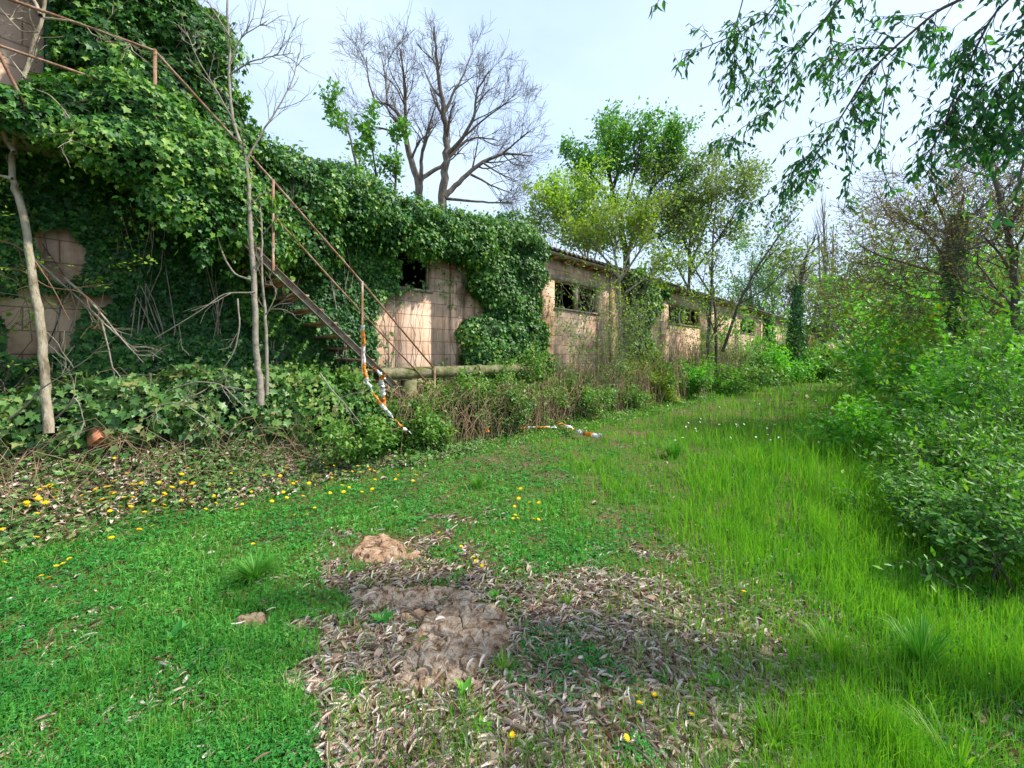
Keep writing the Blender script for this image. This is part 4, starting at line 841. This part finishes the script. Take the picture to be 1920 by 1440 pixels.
obranch([(1990, -120), (1800, 0), (1759, 19), (1680, 86), (1624, 142), (1597, 187), (1560, 247), (1522, 300), (1512, 340)], 2.6, 2.9, .012, .003, 38, .36)
obranch([(1700, -160), (1575, 0), (1537, 49), (1492, 101), (1460, 150), (1420, 170)], 2.7, 2.9, .011, .003, 26, .34)
obranch([(2000, -100), (1864, 22), (1820, 110), (1777, 210), (1774, 255)], 2.2, 2.5, .008, .003, 34, .30)
obranch([(2050, 20), (1960, 60), (1900, 130), (1850, 200), (1830, 250)], 2.2, 2.5, .008, .003, 34, .32)
obranch([(2080, 150), (1990, 190), (1920, 240), (1870, 270)], 2.3, 2.5, .006, .003, 22, .28)
obranch([(1420, -120), (1393, 0), (1376, 60), (1377, 110), (1378, 170)], 2.7, 2.7, .005, .002, 9, .26)
obranch([(1585, -40), (1560, 22), (1556, 75), (1562, 120)], 2.5, 2.5, .005, .002, 6, .2)
obranch([(1668, 120), (1650, 240), (1655, 320), (1672, 360)], 2.8, 2.8, .004, .0015, 7, .16)
obranch([(1600, 195), (1605, 262), (1585, 380), (1580, 400)], 2.8, 2.75, .004, .0012, 4, .12)
obranch([(1520, 300), (1470, 350), (1420, 375), (1385, 395)], 2.9, 3.0, .004, .0015, 12, .16)
obranch([(1500, -60), (1440, 30), (1390, 60), (1320, 90), (1290, 105)], 2.6, 2.7, .006, .002, 20, .22)
obranch([(1480, 180), (1440, 210), (1390, 240), (1360, 270)], 2.8, 2.9, .004, .0015, 14, .18)
obranch([(1680, 90), (1620, 90), (1570, 100), (1520, 140)], 2.75, 2.9, .006, .0015, 16, .24)
obranch([(1260, -120), (1245, -40), (1235, 0), (1228, 20)], 2.5, 2.5, .004, .0015, 3, .10)
obranch([(1800, 180), (1760, 250), (1740, 300), (1720, 330)], 2.4, 2.5, .005, .0015, 12, .16)
obranch([(1920, 300), (1905, 370), (1885, 390), (1880, 410)], 1.5, 1.5, .004, .0015, 3, .06)
# limb and trunk outside the picture
base = np.array([6.3, 1.2, 0.]); tb.add([base, (6.2, 1.3, 1.5), (5.9, 1.6, 3.0), (5.2, 2.1, 4.3), (4.3, 2.6, 5.4), (3.2, 3.0, 6.3)], [.2, .18, .15, .12, .09, .05], 10)
for tgt in ((2, -120, 0), ):
    pass
for (pl, Y_) in (([(1990, -120)], 2.6), ([(1700, -160)], 2.7), ([(2000, -100)], 2.2), ([(2050, 20)], 1.9), ([(1420, -120)], 2.7), ([(1500, -60)], 2.6), ([(1260, -120)], 2.5), ([(1585, -40)], 2.5)):
    e_ = PX(*pl[0], Y_); s0 = np.array([5.2, 2.1, 4.3]); md = (e_+s0)/2+np.array([0, -.2, .5]); t_ = np.linspace(0, 1, 8)[:, None]
    tb.add((1-t_)**2*s0+2*t_*(1-t_)*md+t_**2*e_, np.linspace(.05, .012, 8), 6)
upt = []
for k in range(6):
    c0 = np.array([RNG.uniform(1.6, 6.2), RNG.uniform(-.5, 4.6), RNG.uniform(5.8, 7.6)]); s0 = np.array([4.6, 2.4, 5.0]); tb.add([s0, (s0+c0)/2+[0, 0, .2], c0], [.04, .025, .01], 5)
    for q in range(30):
        upt.append(c0+RNG.normal(0, .5, 3)*[1, 1, .5])
upt = np.array(upt); upt = upt[(665-(upt[:, 2]-CH)/np.maximum(upt[:, 1], .1)*F < -60) | (upt[:, 1] < .3)]
tb.build('trunk', M['barkdk'], ov)
C = np.array([q[0] for q in TL]); ax = np.array([q[1] for q in TL]); nr = np.array([q[2] for q in TL]); sz = np.array([q[3] for q in TL])
leaves('crown', C, ax, nr, sz, TP, M['over'], ov, None, .55+.45*RNG.random(len(C)))
leaves('upper_crown', upt, rv(len(upt), .5)+[0, 0, -.8], rv(len(upt), .6)+[0, 0, .7], .085*(.7+.6*RNG.random(len(upt))), TK, M['over'], ov)

# ------------------------------------------------------------------ rocks
ROCKP = []
def rock(lab, P, h, mat, seed, n=90):
    G_ = np.array([pxg(x_, y_)[:2] for x_, y_ in P]); ROCKP.append([tuple(q) for q in G_])
    x0, y0 = G_.min(0)-.06; x1, y1 = G_.max(0)+.06; xs = np.linspace(x0, x1, n); ys = np.linspace(y0, y1, n); X, Y = np.meshgrid(xs, ys)
    ins = inpoly(X, Y, [tuple(q) for q in G_]); d = np.full(X.shape, 9.)
    for i in range(len(G_)):
        a_, b_ = G_[i-1], G_[i]; ab = b_-a_; t_ = np.clip(((X-a_[0])*ab[0]+(Y-a_[1])*ab[1])/(ab@ab), 0, 1); d = np.minimum(d, np.hypot(X-a_[0]-t_*ab[0], Y-a_[1]-t_*ab[1]))
    d = np.where(ins, d, -d)+(fbm(X, Y, 9, seed)-.5)*.07
    z = gz(X, Y)-.05+(.05+h)*ss(-.02, .05, d)*(.7+.6*fbm(X, Y, 2.2, seed+2))+(np.abs(fbm(X, Y, 18, seed+3, 5)-.5)*-2+.2)*.014*ss(0, .03, d)+(fbm(X, Y, 60, seed+6, 3)-.5)*.004-.03*ss(.62, .75, vn(X, Y, 9, seed+8))*ss(.02, .06, d)
    ridge = np.abs(fbm(X, Y, 6, seed+5)-.5); z -= .02*(1-ss(0, .03, ridge))*ss(0, .04, d)
    i, j = np.meshgrid(np.arange(n-1), np.arange(n-1)); b0 = (j*n+i).ravel(); keep = (d[:-1, :-1] > -.05).ravel(); b0 = b0[keep]
    o = mesh_np('rock', np.stack([X, Y, z], -1).reshape(-1, 3), np.stack([b0, b0+1, b0+1+n, b0+n], -1), mat, smooth=True)
    # closed underside so the stone is solid
    me = o.data; tag(o, lab, 'rock', 'limestone outcrop in the foreground'); return o
rock('largest grey rock with a brown pit, flat in the foreground litter', [(728, 1300), (745, 1230), (775, 1190), (790, 1150), (850, 1128), (930, 1130), (968, 1175), (960, 1215), (925, 1235), (900, 1275), (850, 1300), (780, 1318)], .03, M['rock'], 3, 420)
rock('long low rock ledge just behind the largest rock', [(640, 1120), (700, 1100), (760, 1098), (850, 1100), (905, 1118), (890, 1130), (800, 1138), (760, 1150), (690, 1140)], .02, M['rock'], 5, 300)
rock('reddish brown rock farthest back, surrounded by dry leaves', [(655, 1040), (680, 1010), (720, 1002), (765, 1018), (800, 1040), (770, 1052), (720, 1056), (680, 1062)], .025, M['rockred'], 7, 260)
rock('small ochre rock alone in the green left of the outcrop', [(436, 1172), (468, 1156), (505, 1152), (515, 1168), (490, 1182), (450, 1184)], .045, M['rockred'], 9, 50)
rock('thin ochre rib of rock left of the largest rock', [(740, 1160), (790, 1140), (810, 1150), (770, 1170), (745, 1175)], .04, M['rockred'], 11, 50)

# ------------------------------------------------------------------ ground cover
def samp(n, Ymin=1.15, Ymax=45., wide=1.42):
    Y = 1/RNG.uniform(1/Ymax, 1/Ymin, n); X = RNG.uniform(-1, 1, n)*(wide*Y+.4); return X, Y
def toimg(X, Y, z): return 960+X/Y*F, HZ+(CH-z)/Y*F
def rockmask(X, Y):
    m = np.zeros(X.shape, bool)
    for P in ROCKP: m |= inpoly(X, Y, P)
    return m
def zones(X, Y):
    z = gz(X, Y); px, py = toimg(X, Y, z); p = X*N[0]+Y*N[1]; nb = fbm(X, Y, 1.6, 41); nf = fbm(X, Y, 5, 43)
    # litter amount in the foreground centre
    L_ = ss(640, 770, px+520*(nb-.5)+300*(nf-.5))*(1-ss(1300, 1720, px+400*(nb-.5)))*ss(1040, 1170, py+(px-700)*.0+180*(nb-.5))
    L2 = ss(560, 640, px)*(1-ss(880, 1000, px))*ss(985, 1015, py)*(1-ss(1150, 1250, py)*0)*(1-ss(830, 900, px-(py-1000)))
    L3 = np.exp(-((px-1250)/120)**2-((py-1050)/50)**2)*.7+np.exp(-((px-860)/60)**2-((py-968)/18)**2)*.8+np.exp(-((px-1480)/160)**2-((py-1250)/90)**2)*.5
    L_ = np.clip(np.maximum(L_*(.3+.85*ss(.40, .54, .6*nb+.4*nf)), L2*ss(.35, .55, nf))+L3*ss(.4, .6, nf)*1.3, 0, 1)
    bank = ss(4.9, 5.6, p+.8*(nb-.5))*(1-ss(4.2, 5.2, X*U[0]+Y*U[1]))
    right = ss(850, 1120, px+160*(nb-.5)-(py-760)*.75)
    return px, py, p, nb, nf, L_, bank, right
WALLP = 7.1
# clover like cover
X, Y = samp(330000, 1.15, 22); px, py, p, nb, nf, Lt, bank, right = zones(X, Y)
pr = (1-.985*ss(0, .6, Lt))*(1-.6*bank)*(1-.72*right)*(.35+.9*ss(.33, .6, nf)); ok = (RNG.random(len(X)) < pr) & (p < WALLP) & ~rockmask(X, Y)
X, Y, nf_, nb_ = X[ok], Y[ok], nf[ok], nb[ok]; n = len(X); z = gz(X, Y)+RNG.random(n)*.035*(.4+1.2*nf_)+.008*1
C = np.stack([X, Y, z], -1); sz = np.clip(.017*(Y/2.2)**.75, .014, .09)*(.6+.8*RNG.random(n))
rn = RNG.random(n)*.6+np.clip((nb_-.4)*1.2, 0, .4)
h1 = RNG.random(n) < .55
o = leaves('clover_cover', C[h1], rv(h1.sum(), 1)*[1, 1, .35], rv(h1.sum(), .35)+[0, 0, 1], sz[h1], T3, M['cover'], None, rn[h1]); tag(o, 'dense small leaved green clover cover of the near left ground', 'ground cover', None, 'stuff')
h2 = ~h1; o = leaves('weed_cover', C[h2], rv(h2.sum(), 1)*[1, 1, .5]+[0, 0, .35], rv(h2.sum(), .5)+[0, 0, 1], sz[h2]*1.5, TN, M['cover'], None, rn[h2]); tag(o, 'small narrow leaved weeds mixed into the clover', 'ground cover', None, 'stuff')
# grass blades
def blades(name, X, Y, H, Wd, mat, lab, lean=.5, rn=None, dz=0):
    n = len(X); z = gz(X, Y)+dz; a_ = RNG.uniform(0, 6.283, n); dirx = np.cos(a_); diry = np.sin(a_); ln = RNG.random(n)**1.5*lean*H
    b = RNG.uniform(0, 6.283, n); sx, sy = np.cos(b)*Wd/2, np.sin(b)*Wd/2; V = np.zeros((n, 5, 3))
    for k, (f_, wv) in enumerate(((0, 1), (.55, .8))):
        cx = X+dirx*ln*f_**2; cy = Y+diry*ln*f_**2; cz = z+H*f_
        V[:, 2*k] = np.stack([cx-sx*wv, cy-sy*wv, cz], -1); V[:, 2*k+1] = np.stack([cx+sx*wv, cy+sy*wv, cz], -1)
    V[:, 4] = np.stack([X+dirx*ln, Y+diry*ln, z+H*(1-.25*(ln/H))], -1)
    i = np.arange(n)*5
    o = mesh_np(name, V.reshape(-1, 3), [np.stack([i, i+1, i+3, i+2], -1), np.stack([i+2, i+3, i+4], -1)], mat, None, np.repeat(RNG.random(n) if rn is None else np.clip(rn, 0, 1), 5))
    return tag(o, lab, 'grass', None, 'stuff')
X, Y = samp(300000, 1.15, 45); px, py, p, nb, nf, Lt, bank, right = zones(X, Y)
rt = right*(1-.75*Lt); pr = rt*(.35+.75*ss(.36, .6, nf))*(1-.25*ss(1050, 1250, py)); ok = (RNG.random(len(X)) < pr) & (p < WALLP-.3) & ~rockmask(X, Y)
X, Y, nf_, nb_, px_, py_, Lt_ = X[ok], Y[ok], nf[ok], nb[ok], px[ok], py[ok], Lt[ok]; n = len(X)
H = (.07+.10*ss(.35, .65, nb_)+.20*ss(1150, 1450, px_)*ss(2.2, 5, Y))*(.4+.9*RNG.random(n))*(1-.4*Lt_); Wd = np.clip(.0042*(Y/2.2)**.85, .003, .04)
blades('bright_grass', X, Y, H, Wd, M['grass'], 'bright sunlit long grass on the right and far lawn', .7, RNG.random(n)*.7+.3*(nb_-.3))
X, Y = samp(170000, 1.15, 22); px, py, p, nb, nf, Lt, bank, right = zones(X, Y)
pr = (1-.6*right)*(1-.93*ss(0, .7, Lt))*(1-.6*bank)*(.1+.9*ss(.42, .62, nb)); ok = (RNG.random(len(X)) < pr) & (p < WALLP-.3) & ~rockmask(X, Y)
X, Y, nf_ = X[ok], Y[ok], nf[ok]; n = len(X)
blades('short_grass', X, Y, (.04+.07*nf_)*(.5+RNG.random(n)), np.clip(.004*(Y/2.2)**.85, .003, .03), M['grassdk'], 'short darker grass between the clover', .9)
# sparse tall blades in the litter
X, Y = samp(34000, 1.15, 6); px, py, p, nb, nf, Lt, bank, right = zones(X, Y); ok = (RNG.random(len(X)) < Lt*(.04+.55*ss(.5, .62, nf)+1.0*ss(1100, 1450, px))) & ~rockmask(X, Y)
blades('litter_grass', X[ok], Y[ok], .09*(.5+1.2*RNG.random(ok.sum())), .0045, M['grass'], 'thin bright blades poking through the foreground litter', .8, RNG.random(ok.sum())*.8)
# litter leaves
X, Y = samp(330000, 1.15, 8.5); px, py, p, nb, nf, Lt, bank, right = zones(X, Y)
LL = np.clip(np.maximum(Lt, .03), 0, 1); near_rock = rockmask(X, Y)
ok = (RNG.random(len(X)) < np.where(near_rock, .02, LL)*.8+bank*.0) 
X, Y = X[ok], Y[ok]; n = len(X); z = gz(X, Y)+RNG.random(n)*.018+np.where(near_rock[ok], .05, 0)
kk = RNG.choice(4, n, p=[.43, .1, .44, .03]); sz = .058*(.45+.9*RNG.random(n))*(1-.25*(kk == 1))
hue = RNG.random(n)
for q, T_ in enumerate((TR1, TR2, TR3, TR4)):
    m_ = kk == q
    if q == 3: m_ &= RNG.random(n) < .5
    C = np.stack([X[m_], Y[m_], z[m_]], -1); nq = m_.sum(); al = RNG.uniform(0, 6.283, nq)
    o = leaves('leaf_litter', C, np.stack([np.cos(al), np.sin(al), RNG.normal(0, .22, nq)], -1), rv(nq, .45)+[0, 0, 1], sz[m_], T_, M['litter'], None, hue[m_]*(.55 if q == 3 else 1))
    tag(o, ['curled dry beige leaves littering the foreground', 'half curled dry leaves in the foreground litter', 'tightly rolled dry leaves in the foreground litter', 'flat broad brown dead leaves in the foreground litter'][q], 'leaf litter', None, 'stuff')
# sticks
tb = Tubes()
for k in range(900):
    x_ = random.uniform(640, 1600); y_ = random.uniform(1090, 1440); g = pxg(x_, y_); a_ = random.uniform(0, 6.28); L_ = random.uniform(.03, .12)
    d = np.array([math.cos(a_), math.sin(a_), random.uniform(-.05, .15)])*L_; tb.add([g+[0, 0, .015], g+d/2+[0, 0, .02+random.random()*.006], g+d+[0, 0, .014]], random.uniform(.0015, .0035), 4)
tag(tb.build('litter_sticks', M['barkgr']), 'small broken grey sticks lying in the foreground litter', 'sticks', None, 'stuff')
# bank litter (dry leaves and stalks)
nB = 42000; s_ = RNG.uniform(-3.5, 5.2, nB); p_ = RNG.uniform(4.6, 7.0, nB); W_ = L2W(np.stack([s_, p_, 0*s_], -1)); px, py, p, nb, nf, Lt, bank, right = zones(W_[:, 0], W_[:, 1])
ok = (RNG.random(nB) < np.clip(bank*(.25+1.0*ss(.38, .6, nf)), 0, 1)) & (W_[:, 1] > .3); X, Y = W_[ok, 0], W_[ok, 1]; n = len(X); al = RNG.uniform(0, 6.283, n)
C = np.stack([X, Y, gz(X, Y)+.01+RNG.random(n)*.05], -1)
o = leaves('bank_litter', C, np.stack([np.cos(al), np.sin(al), RNG.normal(0, .3, n)], -1), rv(n, .5)+[0, 0, 1], .05*(.5+RNG.random(n)), TR2, M['litter'], None, RNG.random(n)*.8); tag(o, 'dry brown leaves covering the bank below the ivy', 'leaf litter', None, 'stuff')
ok2 = (RNG.random(nB) < np.clip(bank*(.5+.9*ss(.45, .6, nb)), 0, 1)) & (W_[:, 1] > .3); X, Y = W_[ok2, 0], W_[ok2, 1]; n = len(X); C = np.stack([X, Y, gz(X, Y)+.02+RNG.random(n)*.1], -1)
o = leaves('bank_ivy', C, rv(n, 1)*[1, 1, .4], rv(n, .35)+[0, -.2, 1], .045*(.6+.8*RNG.random(n)), TI, M['ivy_pale'], None, RNG.random(n)*.8); tag(o, 'creeping ivy and weeds scattered over the bank', 'ground cover', None, 'stuff')
ok3 = (RNG.random(nB) < bank*.25) & (W_[:, 1] > .3); blades('bank_straw', W_[ok3, 0], W_[ok3, 1], .12*(.4+RNG.random(ok3.sum())), .005, M['drytwig'], 'pale dry straw on the bank', 1.4)
# weeds along the foot of the brambles
nB = 30000; s_ = RNG.uniform(4., 30, nB)*RNG.random(nB)**.3; p_ = RNG.uniform(4.8, 6.8, nB); W_ = L2W(np.stack([s_, p_, 0*s_], -1)); ok = (s_ > 3.6)&(W_[:, 1] > .3); C = W_[ok]; n = len(C); C[:, 2] = gz(C[:, 0], C[:, 1])+RNG.random(n)*.25*ss(4.6, 6, p_[ok])
o = leaves('edge_weeds', C, rv(n, 1)*[1, 1, .6]+[0, 0, .3], rv(n, .5)+[0, -.2, 1], .045*(.6+.8*RNG.random(n))*np.clip(C[:, 1]/8, 1, 2.5), TK, M['bramble'], None, RNG.random(n)*.9); tag(o, 'mixed weeds at the edge between lawn and brambles', 'ground cover', None, 'stuff')

# ------------------------------------------------------------------ tussocks and rosettes
def tussock(lab, x_, y_, n, H, R_, mat, w_=.004, lean=1.0):
    g = pxg(x_, y_); a_ = RNG.uniform(0, 6.283, n); q = RNG.random(n)**.6; V = np.zeros((n, 7, 3)); hh = H*(.6+.6*RNG.random(n)); b = a_+math.pi/2
    out = lean*hh*(.25+.75*q)
    for k, (f_, wv) in enumerate(((0, 1), (.4, .9), (.75, .6))):
        cx = g[0]+np.cos(a_)*(R_*.35*q+out*f_**1.8); cy = g[1]+np.sin(a_)*(R_*.35*q+out*f_**1.8); cz = g[2]-.02+hh*(f_-.35*q*f_**3)
        V[:, 2*k] = np.stack([cx-np.cos(b)*w_/2*wv, cy-np.sin(b)*w_/2*wv, cz], -1); V[:, 2*k+1] = np.stack([cx+np.cos(b)*w_/2*wv, cy+np.sin(b)*w_/2*wv, cz], -1)
    V[:, 6] = np.stack([g[0]+np.cos(a_)*(R_*.35*q+out), g[1]+np.sin(a_)*(R_*.35*q+out), g[2]+hh*(1-.5*q)], -1); i = np.arange(n)*7
    o = mesh_np('grass_tussock', V.reshape(-1, 3), [np.concatenate([np.stack([i, i+1, i+3, i+2], -1), np.stack([i+2, i+3, i+5, i+4], -1)]), np.stack([i+4, i+5, i+6], -1)], M[mat], None, np.repeat(RNG.random(n), 7))
    return tag(o, lab, 'grass tussock', 'separate grass tussocks')
tussock('round fine bladed grass tussock alone in the left clover', 480, 1085, 700, .17, .16, 'grassdk', .0035, 1.1)
tussock('dark upright grass tussock in the far bright lawn', 1262, 858, 260, .33, .2, 'grassdk', .009, .5)
tussock('grass tussock between clover and far lawn at centre', 895, 915, 160, .2, .12, 'grassdk', .006, .6)
tussock('bright tuft growing at the right foot of the largest rock', 945, 1262, 70, .13, .06, 'grass', .004, .5)
tussock('bright tuft at the lower edge of the largest rock', 880, 1350, 90, .1, .07, 'grass', .004, .7)
tussock('bright tuft among curled leaves right of the rock ledge', 1065, 1135, 70, .12, .05, 'grass', .004, .5)
tussock('wide blade tuft in the lower right shade', 1640, 1390, 60, .17, .2, 'grass', .005, .7)
tussock('tall blade tuft in the lower right corner', 1800, 1440, 70, .2, .22, 'grass', .005, .7)
tussock('tuft below the lowest near shrub', 1560, 1235, 140, .2, .12, 'grass', .005, .7)
tussock('fresh tuft at the bottom right of the litter', 1450, 1400, 120, .16, .1, 'grass', .005, .8)
tussock('upright tuft beside the lower right shrubs', 1730, 1260, 150, .32, .12, 'grassdk', .006, .5)
def rosette(lab, x_, y_, n, L_, mat='deep', up=.5):
    g = pxg(x_, y_); a_ = np.linspace(0, 6.283, n, endpoint=False)+RNG.normal(0, .2, n)
    ax = np.stack([np.cos(a_), np.sin(a_), up+RNG.normal(0, .15, n)], -1); nr = np.stack([-np.cos(a_)*up, -np.sin(a_)*up, 1+0*a_], -1)
    o = leaves('leaf_rosette', np.tile(g+[0, 0, .02], (n, 1)), ax, nr, L_*(.7+.5*RNG.random(n)), TP, M[mat], None); return tag(o, lab, 'weed', 'broad leaved weeds')
rosette('broad leaved weed left of the largest rock', 718, 1170, 9, .09, 'cover')
rosette('long leaved dock weed in the lower left clover', 325, 1210, 7, .10, 'cover', 1.2)
rosette('second dock weed just below the first one', 345, 1195, 5, .09, 'cover', 1.4)
rosette('clover tuft at the bottom edge below the largest rock', 905, 1375, 14, .05, 'bright')
rosette('light green weed just behind the rock ledge', 925, 1122, 12, .05, 'bright')
rosette('light weed sprouting in the bank litter', 395, 855, 14, .1, 'bright')
rosette('weed with a pale flower beside the rock lower edge', 872, 1305, 9, .06, 'bright', .9)
rosette('small plant on the right litter edge', 1345, 1290, 12, .06, 'bright')

# ------------------------------------------------------------------ dandelions
def flower_mesh():
    V = []; Fc = []; n = 12
    for ring, (r1, r2, z1, z2, k0) in enumerate(((0, 1, 0, .12, 0), (0, .72, .05, .3, .26))):
        for k in range(n):
            a_ = (k+k0*2)/n*2*math.pi; w_ = .26; b = len(V)
            V += [(0, 0, z1), (r2*.6*math.cos(a_-w_), r2*.6*math.sin(a_-w_), (z1+z2)/2+.04), (r2*math.cos(a_), r2*math.sin(a_), z2), (r2*.6*math.cos(a_+w_), r2*.6*math.sin(a_+w_), (z1+z2)/2+.04)]
            Fc.append((b, b+1, b+2, b+3))
    return np.array(V), np.array(Fc)
fv, ff = flower_mesh()
proto = {}
def flower(x_, y_, first_size=.02, h=.1, lab='yellow dandelion like flower among the green weeds', grp='yellow flowers'):
    g = pxg(x_, y_)
    hh = h
    g2 = pxg(x_, y_+hh*F/g[1])      # shift so the head shows where the photo has it
    g = g2
    o = empty('yellow_flower', lab, 'flower', tuple(g), random.uniform(0, 6.28), grp); o.scale = (1, 1, 1)
    if 'h' not in proto:
        hd = mesh_np('head', fv*.017, ff, M['flower'], o, np.repeat(RNG.random(len(ff)), 4)); t_ = Tubes(); t_.add([(0, 0, -.02), (.004, 0, .05), (0, 0, .1)], .0015, 4); stx = t_.build('stalk', M['stemgreen'], o)
        proto['h'] = hd; proto['s'] = stx
    else:
        hd = proto['h'].copy(); stx = proto['s'].copy(); COL.objects.link(hd); COL.objects.link(stx); hd.parent = o; stx.parent = o
    k_ = first_size/.017; hd.scale = (k_, k_, k_); hd.location = (0, 0, hh); hd.rotation_euler = (random.uniform(-.5, .5), random.uniform(-.5, .5), 0); stx.scale = (1, 1, hh/.1)
fl = [(960, 1378), (1193, 1307), (1199, 1319), (1228, 1303), (1297, 1340), (1175, 1384), (888, 1045), (892, 1052), (904, 1061), (965, 950), (962, 973), (971, 972), (1015, 960), (1010, 975), (963, 998), (1103, 1008), (8, 1055), (25, 1073), (77, 1080), (91, 1083), (105, 1062), (118, 1057), (130, 1048), (474, 1020), (590, 953), (575, 965), (540, 967), (553, 966), (405, 933), (865, 1025), (823, 1000), (696, 922), (1395, 1110), (1440, 1032)]
nearlabs = {0: 'single yellow flower at the bottom edge below the largest rock', 5: 'yellow flower near the bottom edge right of the centre', 4: 'rightmost foreground yellow flower in the litter'}
for k, (x_, y_) in enumerate(fl):
    g = pxg(x_, y_); flower(x_, y_, np.clip(.016*(g[1]/2.4)**.45, .015, .03), random.uniform(.04, .09), nearlabs.get(k, 'yellow flower '+('in the litter right of the largest rock' if y_ > 1290 else 'in the grass behind the rocks' if x_ > 640 and y_ > 990 else 'in the clover at the left edge' if x_ < 140 else 'in the middle lawn' if x_ > 640 else 'in the clover between tussock and bank')), 'yellow flowers')
rf = random.Random(5)
for k in range(128):
    CL = [(225, 915, 45, 28), (250, 960, 40, 25), (130, 925, 50, 20), (375, 945, 35, 18), (330, 905, 30, 15), (480, 915, 60, 25), (600, 890, 50, 14), (660, 880, 60, 16), (60, 940, 50, 40), (700, 900, 60, 20), (960, 940, 60, 25)]; ci = rf.randrange(len(CL)); c = CL[ci]
    x_ = rf.gauss(c[0], c[2]); y_ = rf.gauss(c[1], c[3]); y_ = min(max(y_, 862), 1010)
    flower(x_, y_, .024*rf.uniform(.8, 1.25), rf.uniform(.08, .16), 'yellow flower in the '+['dense patch at left centre below the bricks', 'dense patch at left centre below the bricks', 'patch left of the dense one near the left trunk', 'patch below the second trunk', 'patch between the brick bank and second trunk', 'patch right of the second trunk', 'yellow band below the hanging tape', 'yellow band below the hanging tape', 'loose patch nearest the left edge', 'band reaching right of the hanging tape', 'loose scatter in the middle of the lawn'][ci], 'yellow flowers on the bank')
# small far flowers (white) in the bright lawn
nW = 160; X, Y = samp(4000, 6, 25); px, py, *_ = zones(X, Y); ok = (px > 1250) & (px < 1680) & (py < 960) & (X*N[0]+Y*N[1] < 5.5); X, Y = X[ok][:nW], Y[ok][:nW]; n = len(X)
if n: tag(leaves('white_blossoms', np.stack([X, Y, gz(X, Y)+.28], -1), rv(n), rv(n, .3)+[0, 0, 1], .05, TK, M['white'], None), 'tiny white blossoms scattered in the far bright grass', 'blossoms', None, 'stuff')
